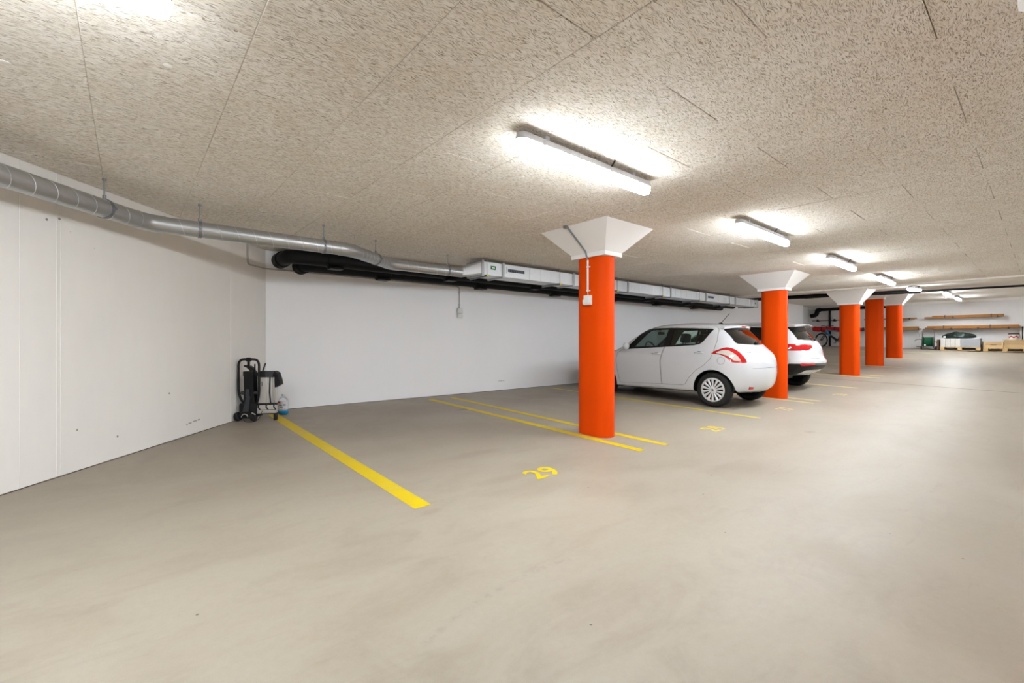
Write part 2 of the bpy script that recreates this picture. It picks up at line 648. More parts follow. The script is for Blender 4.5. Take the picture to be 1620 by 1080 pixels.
# ------------------------------------------------------------------ room shell
def LW(r, Z):                       # point in plan from (distance right of the camera axis, distance ahead)
    return (r * RX + Z * DX, r * RY + Z * DY)


CORNER = LW(-3.79, 6.95)
BACK_Y = 7.74
XMIN, XMAX, YMIN = -8.0, 27.1, -7.4

mb = MB()
xs = [-8 + 0.5 * i for i in range(71)] + [27.55]
ys = [-7.8 + 0.75 * i for i in range(21)] + [8.35]
vs = [(x, y, fz(x, y)) for x in xs for y in ys]
n = len(ys)
mb.add(vs, [(i * n + j, (i + 1) * n + j, (i + 1) * n + j + 1, i * n + j + 1) for i in range(len(xs) - 1) for j in range(n - 1)])
o2 = len(mb.v)
mb.add([(x, y, z - 0.25) for x, y, z in vs], [(i * n + j, i * n + j + 1, (i + 1) * n + j + 1, (i + 1) * n + j) for i in range(len(xs) - 1) for j in range(n - 1)])
floor = struct(mb.build('floor', M['floor']))
# expansion joint across the floor
mb = MB()
y0, y1 = -7.3, 7.7
pts = [y0 + (y1 - y0) * i / 40 for i in range(41)]
vs = []
for y in pts:
    vs += [(14.84, y, fz(14.84, y) + 0.0015), (14.875, y, fz(14.875, y) + 0.0015)]
mb.add(vs, [(2 * i, 2 * i + 1, 2 * i + 3, 2 * i + 2) for i in range(40)])
jo = mb.build('expansion_joint', M['slab'], floor)

# left wall (runs away from the camera), in board-marked bays
L0, L1 = LW(-3.79, -5.2), CORNER
ld = (DX, DY)
mb = MB()
th = 0.3
lv = []
for (z0, z1) in ((-0.3, CEIL + 0.2),):
    a, b = L0, L1
    e = LW(-3.79 - th, 6.95 + 0.32)
    f = LW(-3.79 - th, -5.2)
    mb.add([(a[0], a[1], z0), (b[0], b[1], z0), (e[0], e[1], z0), (f[0], f[1], z0), (a[0], a[1], z1), (b[0], b[1], z1), (e[0], e[1], z1), (f[0], f[1], z1)],
           [(3, 2, 1, 0), (4, 5, 6, 7), (0, 1, 5, 4), (1, 2, 6, 5), (2, 3, 7, 6), (3, 0, 4, 7)])
wl = struct(mb.build('wall_left', M['wall']))
for Z, w in ((3.483, 0.012), (3.765, 0.006), (3.80, 0.010), (6.09, 0.010), (1.1, 0.012)):
    p = LW(-3.79, Z)
    mb = MB()
    mt = Matrix.Translation((p[0], p[1], 0)) @ Matrix.Rotation(-radians(40.27), 4, 'Z')
    mb.box(-0.01, -w / 2, fz(*p), 0.0035, w / 2, CEIL, mat=mt)
    mb.build('formwork_seam', M['wall'], wl)
def base_shadow_strip(parent, p, q, nx, ny):  # dark strip standing in for the shadow gap where wall meets floor
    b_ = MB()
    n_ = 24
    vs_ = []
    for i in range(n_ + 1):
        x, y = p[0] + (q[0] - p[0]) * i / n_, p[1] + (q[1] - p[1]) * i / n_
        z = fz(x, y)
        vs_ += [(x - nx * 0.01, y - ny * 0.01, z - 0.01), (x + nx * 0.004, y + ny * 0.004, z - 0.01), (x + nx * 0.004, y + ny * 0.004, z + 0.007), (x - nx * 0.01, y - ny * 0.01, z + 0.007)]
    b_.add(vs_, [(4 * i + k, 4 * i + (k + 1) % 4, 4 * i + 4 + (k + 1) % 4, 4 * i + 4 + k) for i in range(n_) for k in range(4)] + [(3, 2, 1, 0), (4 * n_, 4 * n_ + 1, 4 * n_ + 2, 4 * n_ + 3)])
    b_.build('base_shadow_strip', M['slab'], parent)


base_shadow_strip(wl, LW(-3.79, -5.0), LW(-3.79, 6.94), RX, RY)
# faint stencilled marks and tie holes
for (Z, z, w) in ((5.62, 0.30, 0.02), (5.67, 0.31, 0.05), (5.75, 0.32, 0.06), (5.82, 0.325, 0.04)):
    p = LW(-3.79, Z - 0.35)
    mb = MB()
    mt = Matrix.Translation((p[0], p[1], z)) @ Matrix.Rotation(-radians(40.27), 4, 'Z')
    mb.box(-0.005, -w / 2, -0.006, 0.0015, w / 2, 0.006, mat=mt)
    mb.build('stencil_mark', M['inkgrey'], wl)
for (x, y) in ((74, 347), (94, 346), (186, 690), (122, 680), (268, 622)):
    q = (x - 810) / 715.0
    Z = -3.79 / q
    p = LW(-3.79, Z)
    z = CAM_Z + (540 - y) / 715.0 * Z
    mb = MB()
    mt = Matrix.Translation((p[0], p[1], z)) @ Matrix.Rotation(-radians(40.27), 4, 'Z') @ Matrix.Rotation(pi / 2, 4, 'Y')
    mb.lathe([(0.011, -0.004), (0.011, 0.001), (0.006, 0.0015)], 8, mt)
    mb.build('tie_hole', M['inkgrey'], wl)


def wallbox(name, x0, y0, x1, y1, z0, z1, m):
    b_ = MB()
    b_.box(x0, y0, z0, x1, y1, z1)
    return struct(b_.build(name, m))


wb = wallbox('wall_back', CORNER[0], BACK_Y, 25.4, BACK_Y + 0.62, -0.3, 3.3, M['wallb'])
base_shadow_strip(wb, (CORNER[0], BACK_Y), (25.3, BACK_Y), 0, -1)
for (x, w) in ((6.17, 0.03), (6.22, 0.05), (6.29, 0.04)):
    mb = MB()
    mb.box(x, BACK_Y - 0.0015, 0.40, x + w, BACK_Y + 0.01, 0.412)
    mb.build('stencil_mark', M['inkgrey'], wb)
wallbox('wall_recess', 25.4, 7.98, XMAX + 0.3, 8.36, 0.4, 3.3, M['wall2'])
wf = wallbox('wall_far', XMAX, YMIN, XMAX + 0.3, 7.98, 0.3, 3.3, M['wall2'])
wallbox('trim_1', XMAX - 0.14, 0.15, XMAX, 0.66, 0.6, 3.2, M['wall2'])
wallbox('trim_2', XMAX - 0.10, 0.66, XMAX, 7.98, cz(26) - 0.11, cz(26) + 0.02, M['soffit'])
wallbox('wall_right', XMIN, YMIN - 0.3, XMAX + 0.3, YMIN, -0.6, 3.3, M['wall'])
wallbox('wall_near', XMIN - 0.3, YMIN - 0.3, XMIN, 0.3, -0.6, 3.3, M['wall'])

# ceiling: slab above, wood wool boards below, plain soffit that climbs past the joint
mb = MB()
mb.box(XMIN - 0.3, YMIN - 0.3, CEIL + 0.028, PANEL_END, 8.36, CEIL + 0.25)
ceiling = struct(mb.build('ceiling', M['slab']))
mb = MB()
prof = [(PANEL_END, CEIL), (14.5, CEIL), (21.7, CEIL + 0.37), (XMAX + 0.3, CEIL + 0.37), (XMAX + 0.3, CEIL + 0.8), (PANEL_END, CEIL + 0.8)]
mb.prism(prof, (0, 0, 0), (1, 0, 0), (0, 0, 1), (0, 1, 0), YMIN - 0.3, 8.36)
mb.build('soffit', M['soffit'], ceiling, smooth=12)
mb = MB()
mb.box(PANEL_END - 0.05, YMIN, CEIL - 0.035, PANEL_END + 0.22, BACK_Y, CEIL + 0.02)
mb.build('edge_band', M['soffit'], ceiling)

PW, PL = 0.605, 1.02


def clip(poly, nx, ny, c):
    out = []
    for i in range(len(poly)):
        p, q = poly[i], poly[(i + 1) % len(poly)]
        dp, dq = nx * p[0] + ny * p[1] - c, nx * q[0] + ny * q[1] - c
        if dp >= 0:
            out.append(p)
        if (dp >= 0) != (dq >= 0):
            t = dp / (dp - dq)
            out.append((p[0] + (q[0] - p[0]) * t, p[1] + (q[1] - p[1]) * t))
    return out


def panelmesh(poly, b_, zoff=0.0, ch=0.0025):
    cx = sum(p[0] for p in poly) / len(poly)
    cy = sum(p[1] for p in poly) / len(poly)
    n_ = len(poly)
    ins = []
    for x, y in poly:
        dx, dy = cx - x, cy - y
        ins.append((x + (ch if dx > 0 else -ch), y + (ch if dy > 0 else -ch)))
    vs_ = [(x, y, 0.026 + zoff) for x, y in poly] + [(x, y, ch + zoff) for x, y in poly] + [(x, y, zoff) for x, y in ins]
    fs_ = [tuple(range(n_)), tuple(range(3 * n_ - 1, 2 * n_ - 1, -1))]
    for i in range(n_):
        j = (i + 1) % n_
        fs_ += [(i, i + n_, j + n_, j), (i + n_, i + 2 * n_, j + 2 * n_, j + n_)]
    b_.add(vs_, fs_)


full = None
capmesh = MB().lathe([(0.0, -0.003), (0.016, -0.003), (0.021, -0.001), (0.021, 0.002)], 12).mesh('fixing_cap', M['soffit'])
rest = MB()
rnd = random.Random(3)
for k in range(-13, 24):
    xa, xb = -0.17 + PW * k, -0.17 + PW * (k + 1)
    par = 0.83 if k % 2 == 1 else 1.345
    for j in range(-9, 8):
        ya, yb = par + PL * j, par + PL * (j + 1)
        g, gl_ = 0.0007, 0.0016
        poly = [(xa + g, ya + gl_), (xb - g, ya + gl_), (xb - g, yb - gl_), (xa + g, yb - gl_)]
        p2 = clip(poly, 0, -1, -(BACK_Y - 0.004))
        # inside of left wall: camera-right distance >= -3.79
        p2 = clip(p2, RX, RY, -3.786) if p2 else p2
        p2 = clip(p2, 0, 1, YMIN) if p2 else p2
        p2 = clip(p2, 1, 0, XMIN) if p2 else p2
        if len(p2) < 3:
            continue
        cx, cy = (xa + xb) / 2, (ya + yb) / 2
        dz = rnd.uniform(-0.0022, 0.0022)
        fwd = cx * DX + cy * DY
        if cx < 10.2 and cy > -1.2 and fwd > -0.2 and cx > -3.4:
            whole = len(p2) == 4 and abs(sum(p[0] for p in p2) / 4 - cx) < 1e-4 and abs(sum(p[1] for p in p2) / 4 - cy) < 1e-4
            if whole:
                if full is None:
                    t_ = MB()
                    panelmesh([(x - cx, y - cy) for x, y in poly], t_)
                    full = t_.mesh('panel', M['wool'], 0)
                po = link('panel', full, ceiling)
            else:
                t_ = MB()
                panelmesh([(x - cx, y - cy) for x, y in p2], t_)
                po = link('panel', t_.mesh('panel', M['wool'], 0), ceiling)
            po.location = (cx, cy, CEIL + dz)
            po.rotation_euler = (rnd.uniform(-0.0012, 0.0012), rnd.uniform(-0.0018, 0.0018), rnd.uniform(-0.0007, 0.0007))
            if whole and fwd < 7 and fwd > 1.0:
                co = link('fixing_cap', capmesh, po)
                co.location = (rnd.uniform(-0.02, 0.02), rnd.uniform(-0.02, 0.02), 0)
        else:
            panelmesh(p2, rest, CEIL + dz)
ro = rest.build('distant_panels', M['wool'], ceiling, smooth=0)
ro['kind'] = 'stuff'

# ------------------------------------------------------------------ parking lines and bay numbers
def strip(x0, x1, ya, yb, name, m, label):
    b_ = MB()
    n_ = max(2, int((yb - ya) / 0.4))
    vs_ = []
    xc = (x0 + x1) / 2
    for i in range(n_ + 1):
        y = ya + (yb - ya) * i / n_
        for x in (x0, x1):
            vs_.append((x, y, fz(x, y) + 0.0025))
        for x in (x0, x1):
            vs_.append((x, y, fz(x, y) - 0.004))
    fs_ = []
    for i in range(n_):
        a, b = 4 * i, 4 * i + 4
        fs_ += [(a, a + 1, b + 1, b), (a, b, b + 2, a + 2), (a + 1, a + 3, b + 3, b + 1)]
    fs_ += [(0, 2, 3, 1), (4 * n_, 4 * n_ + 1, 4 * n_ + 3, 4 * n_ + 2)]
    b_.add(vs_, fs_)
    loc = (xc, ya, fz(xc, ya))
    b_.v = [(x - loc[0], y - loc[1], z - loc[2]) for x, y, z in b_.v]
    o = b_.build(name, m)
    o.location = loc
    return tag(o, label, 'marking', 'yellow parking bay lines')


strip(1.555, 1.688, 2.91, 7.40, 'parking_line', M['ytape'], 'broad bright yellow line running from the bike carrier in the corner')
strip(4.235, 4.345, 2.85, 7.42, 'parking_line', M['ytape'], 'yellow line just left of the frontmost orange column')
strip(4.70, 4.80, 2.83, 7.42, 'parking_line', M['ytape'], 'yellow line just right of the frontmost orange column')
strip(7.46, 7.55, 2.87, 7.42, 'parking_line', M['yworn'], 'worn yellow line in front of the white hatchback side')
strip(10.06, 10.16, 2.90, 7.45, 'parking_line', M['yfaint'], 'pale yellow line left of the second column, behind the hatchback')
strip(10.54, 10.64, 2.92, 7.45, 'parking_line', M['yfaint'], 'pale yellow line right of the second column, beside the white suv')
strip(13.52, 13.62, 2.95, 7.45, 'parking_line', M['yfaint'], 'faint yellow line beyond the white suv, before the floor joint')
strip(15.70, 15.80, 2.95, 7.45, 'parking_line', M['yfaint'], 'faint yellow line in front of the third column')
strip(16.20, 16.30, 2.95, 7.45, 'parking_line', M['yfaint'], 'faint yellow line behind the third column')
strip(18.68, 18.78, 2.95, 7.45, 'parking_line', M['yfaint'], 'faint yellow line in front of the fourth column')
strip(21.70, 21.80, 2.95, 7.45, 'parking_line', M['yfaint'], 'faint yellow line in front of the fifth, farthest column')
strip(24.50, 24.60, 2.95, 7.45, 'parking_line', M['yfaint'], 'farthest faint yellow line, nearest the timber wall')


def flat_text(body, size):
    cu = bpy.data.curves.new('t', 'FONT')
    cu.body = body
    cu.size = size
    cu.resolution_u = 4
    cu.space_character = 1.05
    cu.offset = size * 0.02
    o = bpy.data.objects.new('t', cu)
    COL.objects.link(o)
    bpy.context.view_layer.update()
    me = bpy.data.meshes.new_from_object(o.evaluated_get(bpy.context.evaluated_depsgraph_get()))
    vs_ = [tuple(v.co) for v in me.vertices]
    fs_ = [tuple(p.vertices) for p in me.polygons]
    bpy.data.objects.remove(o)
    bpy.data.curves.remove(cu)
    bpy.data.meshes.remove(me)
    return vs_, fs_


def bay_number(body, x, y, m, label, size=0.33):
    vs_, fs_ = flat_text(body, size)
    b_ = MB()
    b_.add([(vx, vy, fz(x + vx, y + vy) - fz(x, y) + 0.003) for vx, vy, _ in vs_], fs_)
    o = b_.build('bay_number', m, smooth=0)
    o.location = (x, y, fz(x, y))
    tag(o, label, 'marking', 'painted bay numbers')


bay_number('29', 2.70, 2.85, M['ytape'], 'yellow number 29 painted on the floor of the empty bay')
bay_number('28', 5.93, 2.83, M['yworn'], 'worn yellow number 28 on the floor before the hatchback line')
bay_number('27', 8.68, 2.87, M['yfaint'], 'faint yellow number 27 on the floor behind the hatchback')
bay_number('26', 12.0, 2.87, M['yfaint'], 'faint yellow number 26 on the floor behind the suv')

# ------------------------------------------------------------------ ceiling luminaires
def make_lamp():
    t = thing('ceiling_lamp', '', 'lamp', (0, 0, 0), 0, 'long tube lamps along the ceiling')
    Lh = 0.75

    def bar(hw, z0, z1, Lh, rr, b_):
        # long bar along X with rounded plan ends and chamfered lower edge
        def outline(w, L_):
            return [(L_ - w + w * cos(a), w * sin(a)) for a in [(-pi / 2 + pi * i / 8) for i in range(9)]] + \
                   [(-L_ + w + w * cos(a), w * sin(a)) for a in [(pi / 2 + pi * i / 8) for i in range(9)]]
        rows = []
        for (w, z) in rr:
            rows.append([(x, y, z) for x, y in outline(hw * w, Lh - hw * (1 - w))])
        n_ = len(rows[0])
        vs_ = [p for r in rows for p in r]
        fs_ = [tuple(range(n_)), tuple((len(rows) - 1) * n_ + i for i in range(n_ - 1, -1, -1))]
        for i in range(len(rows) - 1):
            for j in range(n_):
                q = (j + 1) % n_
                fs_.append((i * n_ + j, i * n_ + q, (i + 1) * n_ + q, (i + 1) * n_ + j))
        b_.add(vs_, fs_)
    b_ = MB()
    bar(0.046, 0, 0, Lh, [(0.6, 0.0), (0.9, -0.004), (0.97, -0.02), (1.08, -0.046), (0.9, -0.047)], b_)
    b_.build('housing', M['lampbody'], t)
    b_ = MB()
    bar(0.044, 0, 0, Lh - 0.004, [(0.96, -0.046), (1.0, -0.060), (1.0, -0.074), (0.94, -0.090), (0.76, -0.101), (0.42, -0.107)], b_)
    b_.build('diffuser', M['lamp'], t)
    for x in (-0.5, 0.5):
        b_ = MB()
        b_.box(x - 0.02, -0.03, -0.002, x + 0.02, 0.03, 0.032)
        b_.build('spacer', M['lampbody'], t)
    for x in (-0.55, -0.18, 0.18, 0.55):
        for sgn in (-1, 1):
            b_ = MB()
            b_.box(x - 0.012, sgn * 0.0485 - 0.003, -0.056, x + 0.012, sgn * 0.0485 + 0.003, -0.022)
            b_.build('clip', M['lampbody'], t)
    b_ = MB()
    b_.tube([(0.18, -0.046, -0.012), (0.18, -0.066, 0.01), (0.18, -0.08, 0.03)], 0.006, 8)
    b_.build('cable_gland', M['black'], t)
    return t


lamp0 = make_lamp()
LY = 2.225
lamps = [(2.68, LY, 'large lit tube lamp in front of the first column, nearest whole lamp'),
         (-0.62, LY, 'lit tube lamp cut off by the top left edge of the photo'),
         (5.94, LY, 'lit tube lamp between the first and second columns'),
         (9.20, LY, 'small lit tube lamp before the second column, third whole lamp of the row'),
         (12.46, LY, 'fourth whole lit tube lamp of the row, above the third column'),
         (15.75, LY, 'lit tube lamp just before the dark cross pipe'),
         (21.9, LY, 'lit tube lamp beyond the dark cross pipe, second farthest'),
         (24.9, LY, 'farthest lit tube lamp, close to the timber wall'),
         (-3.98, LY, 'lit tube lamp behind the photographer')]
lamps += [(x, -3.4, w + ' unseen fill lamp added over the bays across the aisle') for x, w in zip((-4.0, 0.6, 5.2, 9.8, 14.0, 18.2, 22.4), ('first', 'second', 'third', 'fourth', 'fifth', 'sixth', 'seventh'))]  # unseen row, added to spread the light more evenly
for i, (x, y, lb) in enumerate(lamps):
    o = lamp0 if i == 0 else dup(lamp0, (0, 0, 0))
    o.location = (x, y, min(cz(x - 0.5), cz(x + 0.5)) - 0.030)
    o['label'] = lb
    if 14.6 < x < 21.6:
        o.rotation_euler = (0, -math.atan(0.37 / 7.2), 0)
        o.location.z = cz(x) - 0.030

# ------------------------------------------------------------------ columns
def column(x, y, zb, label, name='column'):
    z0 = fz(x, y - 0.3)
    ztop = cz(x)
    t = thing(name, label, 'column', (x, y, z0), 0, 'orange columns with white flared capitals')
    R, Ls = 0.145, 0.10

    def stad(r, l, n_=14):
        return [(r * cos(a), -l + r * sin(a)) for a in [pi + pi * i / n_ for i in range(n_ + 1)]] + \
               [(r * cos(a), l + r * sin(a)) for a in [pi * i / n_ for i in range(n_ + 1)]]
    b_ = MB()
    pl = stad(R, Ls)
    n_ = len(pl)
    hgt = zb - z0 + 0.005
    b_.add([(px, py, -0.06) for px, py in pl] + [(px, py, hgt) for px, py in pl],
           [tuple(range(n_ - 1, -1, -1)), tuple(range(n_, 2 * n_))] + [(i, (i + 1) % n_, (i + 1) % n_ + n_, i + n_) for i in range(n_)])
    b_.build('shaft', M['orange'], t, world=False)
    b_ = MB()
    f = min(0.05, (ztop - zb) * 0.16)
    a0, b0 = 0.17, 0.27
    a1, b1 = 0.46, 0.53
    hs = (zb - z0, zb - z0 + f, ztop - z0 + (0.0 if ztop <= CEIL + 1e-4 else 0.02))
    vs_ = []
    for (a, b, h) in ((a0, b0, hs[0]), (a0, b0, hs[1]), (a1, b1, hs[2])):
        vs_ += [(-a, -b, h), (a, -b, h), (a, b, h), (-a, b, h)]
    fs_ = [(3, 2, 1, 0), (8, 9, 10, 11)]
    for k in (0, 4):
        for i in range(4):
            j = (i + 1) % 4
            fs_.append((k + i, k + j, k + 4 + j, k + 4 + i))
    b_.add(vs_, fs_)
    b_.build('capital', M['cap'], t, world=False, smooth=0)
    return t


CX1 = (4.53, 3.69)
column(CX1[0], CX1[1], CAM_Z + 1.05, 'nearest orange column with conduit and switch box on its side')
column(10.36, 3.69, CAM_Z + 1.06, 'second orange column, between the white hatchback and the white suv')
column(16.02, 3.69, CAM_Z + 1.065, 'third orange column, left of the three far columns')
column(18.97, 3.69, CAM_Z + 1.40, 'fourth orange column, middle of the three far columns')
column(21.97, 3.69, CAM_Z + 1.355, 'fifth orange column, right and farthest of the three far columns')
column(2.42, -0.455, CAM_Z + 1.05, 'orange column across the aisle, only its white capital tip at the top right corner')

# conduit and switch box on the first column
t = thing('switch_box', 'white switch box with conduit on the nearest orange column', 'switch', (CX1[0] - 0.145, CX1[1], 1.783))
xf = CX1[0] - 0.145
b_ = MB()
b_.box(xf - 0.045, CX1[1] - 0.058, 1.725, xf, CX1[1] + 0.05, 1.845, 0.006)
b_.build('box', M['whiteplastic'], t)
b_ = MB()
b_.box(xf - 0.052, CX1[1] - 0.045, 1.742, xf - 0.043, CX1[1] + 0.025, 1.828, 0.004)
b_.build('rocker', M['whiteplastic'], t)
b_ = MB()
b_.box(xf - 0.04, CX1[1] + 0.045, 1.735, xf - 0.002, CX1[1] + 0.07, 1.795, 0.006)
b_.build('side_gland', M['whiteplastic'], t)
b_ = MB()
b_.tube([(xf - 0.014, CX1[1] + 0.005, 1.89), (xf - 0.014, CX1[1] + 0.005, 2.285)], 0.0125, 10)
b_.build('trunking', M['whiteplastic'], t)
for z in (1.905, 2.20):
    b_ = MB()
    b_.box(xf - 0.03, CX1[1] - 0.028, z - 0.008, xf, CX1[1] + 0.018, z + 0.008, 0.003)
    b_.build('saddle_clip', M['whiteplastic'], t)
b_ = MB()
b_.tube([(xf - 0.014, CX1[1], 1.84), (xf - 0.014, CX1[1] + 0.006, 1.90)], 0.005, 8)
b_.build('cable', M['whiteplastic'], t)
b_ = MB()
b_.tube(fillet([(xf - 0.014, CX1[1] + 0.005, 2.28), (xf - 0.042, CX1[1] + 0.005, 2.34), (xf - 0.05, CX1[1] + 0.008, 2.385), (CX1[0] - 0.475, CX1[1] + 0.06, CEIL - 0.014), (CX1[0] - 0.50, CX1[1] + 0.064, CEIL - 0.004)], 0.03, 4), 0.011, 8)
b_.build('conduit', M['galvd'], t)
b_ = MB()
b_.box(CX1[0] - 0.52, CX1[1] + 0.04, CEIL - 0.03, CX1[0] - 0.475, CX1[1] + 0.09, CEIL + 0.002, 0.004)
b_.build('ceiling_clip', M['galvd'], t)

# ------------------------------------------------------------------ round spiral duct
DZ = CAM_Z + 1.14
DR = 0.079
pA = LW(-3.50, -4.6)
pB = LW(-3.50, 4.335)
Y2, Y3 = 5.60, 6.24
duct = thing('spiral_duct', 'round galvanised spiral duct hung along the left wall and turning to the back', 'duct', (pB[0], pB[1], DZ))


def helix(a, b, pitch, r, wire, name, parent, m, nturn=16):
    a, b = Vector(a), Vector(b)
    d = (b - a)
    L = d.length
    d.normalize()
    n1 = d.cross(Vector((0, 0, 1))).normalized()
    n2 = d.cross(n1)
    N = int(L / pitch * nturn)
    pts_ = [a + d * (L * i / N) + (n1 * cos(2 * pi * i / nturn) + n2 * sin(2 * pi * i / nturn)) * r for i in range(N + 1)]
    h_ = MB()
    h_.tube(pts_, wire, 4, cap=False)
    return h_.build(name, m, parent)


runs = [((pA[0], pA[1]), (pB[0], pB[1])), ((pB[0], pB[1]), (2.10, Y2)), ((2.10, Y2), (2.93, Y3)), ((2.93, Y3), (4.20, Y3))]
for i, (a, b) in enumerate(runs):
    d = Vector((b[0] - a[0], b[1] - a[1], 0)).normalized()
    s0 = Vector((a[0], a[1], DZ)) + d * (0.0 if i == 0 else 0.10)
    s1 = Vector((b[0], b[1], DZ)) - d * (0.10 if i < 3 else 0.0)
    b_ = MB()
    b_.tube([s0, s1], DR, 28)
    pt = b_.build('pipe_section', M['galv'], duct)
    h_ = helix(s0, s1, 0.16 if i != 2 else 0.09, DR, 0.0028, 'spiral_seam', pt, M['galvb'])
    if i < 3:
        c = runs[i + 1][1]
        d2 = Vector((c[0] - b[0], c[1] - b[1], 0)).normalized()
        B = Vector((b[0], b[1], DZ))
        pth = [B - d * 0.14, B - d * 0.10]
        pth += [(B - d * 0.10) * (1 - u) ** 2 + B * 2 * u * (1 - u) + (B + d2 * 0.10) * u * u for u in [k / 6 for k in range(1, 6)]]
        pth += [B + d2 * 0.10, B + d2 * 0.14]
        b_ = MB()
        b_.tube(pth, DR + 0.004, 28)
        b_.build('elbow', M['galv'], duct)
# square to round transition
b_ = MB()
n_ = 28
RZ0, RZ1, RYA, RYB = CAM_Z + 1.115, CAM_Z + 1.335, 6.05, 6.45
ring0 = [(4.18, Y3 + DR * cos(2 * pi * k / n_), DZ + DR * sin(2 * pi * k / n_)) for k in range(n_)]
ring1 = []
cy_, cz_ = (RYA + RYB) / 2, (RZ0 + RZ1) / 2
for k in range(n_):
    a = 2 * pi * k / n_
    cx, sx = cos(a), sin(a)
    m_ = max(abs(cx), abs(sx))
    ring1.append((4.46, cy_ + cx / m_ * (RYB - RYA) / 2, cz_ + sx / m_ * (RZ1 - RZ0) / 2))
b_.add(ring0 + ring1, [(k, (k + 1) % n_, (k + 1) % n_ + n_, k + n_) for k in range(n_)] + [tuple(range(n_ - 1, -1, -1)), tuple(range(n_, 2 * n_))])
b_.build('transition', M['galvb'], duct)


def clamp_on(x, y, dirx, diry, parent):
    d = Vector((dirx, diry, 0)).normalized()
    c = Vector((x, y, DZ))
    b1 = MB()
    b1.tube([c - d * 0.014, c + d * 0.014], DR + 0.007, 24)
    sd = d.cross(Vector((0, 0, 1)))
    b1.tube([c + sd * (DR - 0.005) + d * 0, c + sd * (DR + 0.03)], 0.012, 6)
    b1.tube([c - sd * (DR - 0.005) + d * 0, c - sd * (DR + 0.03)], 0.012, 6)
    b1.tube([c + Vector((0, 0, DR)), c + Vector((0, 0, DR + 0.035))], 0.014, 8)
    k1 = b1.build('pipe_clamp', M['galvd'], parent)
    b2 = MB()
    b2.tube([c + Vector((0, 0, DR + 0.02)), Vector((x, y, CEIL + 0.002))], 0.006, 8)
    b2.tube([Vector((x, y, CEIL - 0.02)), Vector((x, y, CEIL + 0.002))], 0.015, 8)
    b2.build('hanger_rod', M['galvd'], parent)


for Z in (3.88, 1.6, -0.8):
    clamp_on(*LW(-3.5, Z), DX, DY, duct)
clamp_on(0.55, 5.575, 1, 0, duct)
clamp_on(1.78, 5.60, 1, 0, duct)
clamp_on(2.60, 5.985, 0.83, 0.64, duct)
clamp_on(3.92, Y3, 1, 0, duct)

# ------------------------------------------------------------------ rectangular duct
XR0, XR1 = 4.46, 15.56
rd = thing('rectangular_duct', 'flat rectangular sheet metal duct with grilles along the back wall', 'duct', (XR0, cy_, RZ0))
fl = [4.92, 6.72, 8.52, 10.31, 12.12, 13.93]
edges = [XR0] + fl + [XR1]
for i in range(len(edges) - 1):
    a, b = edges[i], edges[i + 1]
    b_ = MB()
    b_.box(a, RYA, RZ0, b, RYB, RZ1)
    sec = b_.build('duct_section', M['galvb'], rd)
    if b - a > 0.7:
        st = 5.55 if i == 1 else a + 0.22
        x = st
        while x < b - 0.12:
            if not (i == 5 and 12.1 < x < 12.75):
                b_ = MB()
                pr = [(x - 0.012, 0.0), (x, 0.006), (x + 0.012, 0.0)]
                vs_ = [(px, RYA - py + (0.001 if py == 0 else 0), z) for z in (RZ0 + 0.004, RZ1 - 0.004) for px, py in pr]
                b_.add(vs_, [(0, 1, 4, 3), (1, 2, 5, 4), (0, 2, 1), (3, 4, 5), (2, 0, 3, 5)])
                b_.build('stiffening_rib', M['galvb'], sec)
            x += 0.27
for x in [XR0 + 0.02] + fl + [XR1 - 0.01]:
    b_ = MB()
    for (ya, yb, za, zb) in ((RYA - 0.024, RYA, RZ0 - 0.024, RZ1 + 0.02), (RYB, RYB + 0.024, RZ0 - 0.024, RZ1 + 0.02), (RYA, RYB, RZ0 - 0.024, RZ0), (RYA, RYB, RZ1, RZ1 + 0.02)):
        b_.box(x - 0.022, ya, za, x - 0.003, yb, zb)
        b_.box(x + 0.003, ya, za, x + 0.022, yb, zb)
    b_.build('flange', M['galv'], rd)
for x in (4.55, 6.30, 8.09, 9.90, 11.70, 13.50, 15.2):
    hg = MB()
    hg.box(x - 0.02, RYA - 0.05, RZ0 - 0.035, x + 0.02, RYB + 0.05, RZ0 - 0.001)
    ho = hg.build('hanger_rail', M['galvd'], rd)
    for y in (RYA - 0.035, RYB + 0.035):
        b_ = MB()
        b_.tube([(x, y, RZ0 - 0.05), (x, y, CEIL + 0.002)], 0.005, 6)
        b_.build('hanger_rod', M['galvd'], ho)
    b_ = MB()
    b_.box(x - 0.018, RYA - 0.052, RZ0 - 0.034, x + 0.03, RYA - 0.049, RZ0 + 0.004)
    b_.build('yellow_tag', M['yellow'], ho)
for (xa, xb) in ((5.00, 5.44), (12.2, 12.6)):
    b_ = MB()
    za, zb = RZ0 + 0.065, RZ0 + 0.175
    w = 0.028
    b_.box(xa, RYA - 0.010, za, xb, RYA + 0.001, za + w)
    b_.box(xa, RYA - 0.010, zb - w, xb, RYA + 0.001, zb)
    b_.box(xa, RYA - 0.010, za + w, xa + w, RYA + 0.001, zb - w)
    b_.box(xb - w, RYA - 0.010, za + w, xb, RYA + 0.001, zb - w)
    gr = b_.build('grille', M['galvb'], rd)
    b_ = MB()
    b_.box(xa + w, RYA - 0.003, za + w, xb - w, RYA + 0.001, zb - w)
    b_.build('grille_opening', M['darkgrey'], gr)
    for k in range(9):
        x = xa + w + (xb - xa - 2 * w) * (k + 1) / 10
        b_ = MB()
        b_.box(x - 0.003, RYA - 0.009, za + w, x + 0.003, RYA - 0.002, zb - w)
        b_.build('slat', M['inkblue'], gr)
b_ = MB()
b_.box(4.655, RYA - 0.004, RZ0 + 0.10, 4.765, RYA + 0.001, RZ0 + 0.162)
sg = tag(b_.build('exit_sticker', M['signgreen'], rd), 'small green sticker with pale print')
b_ = MB()
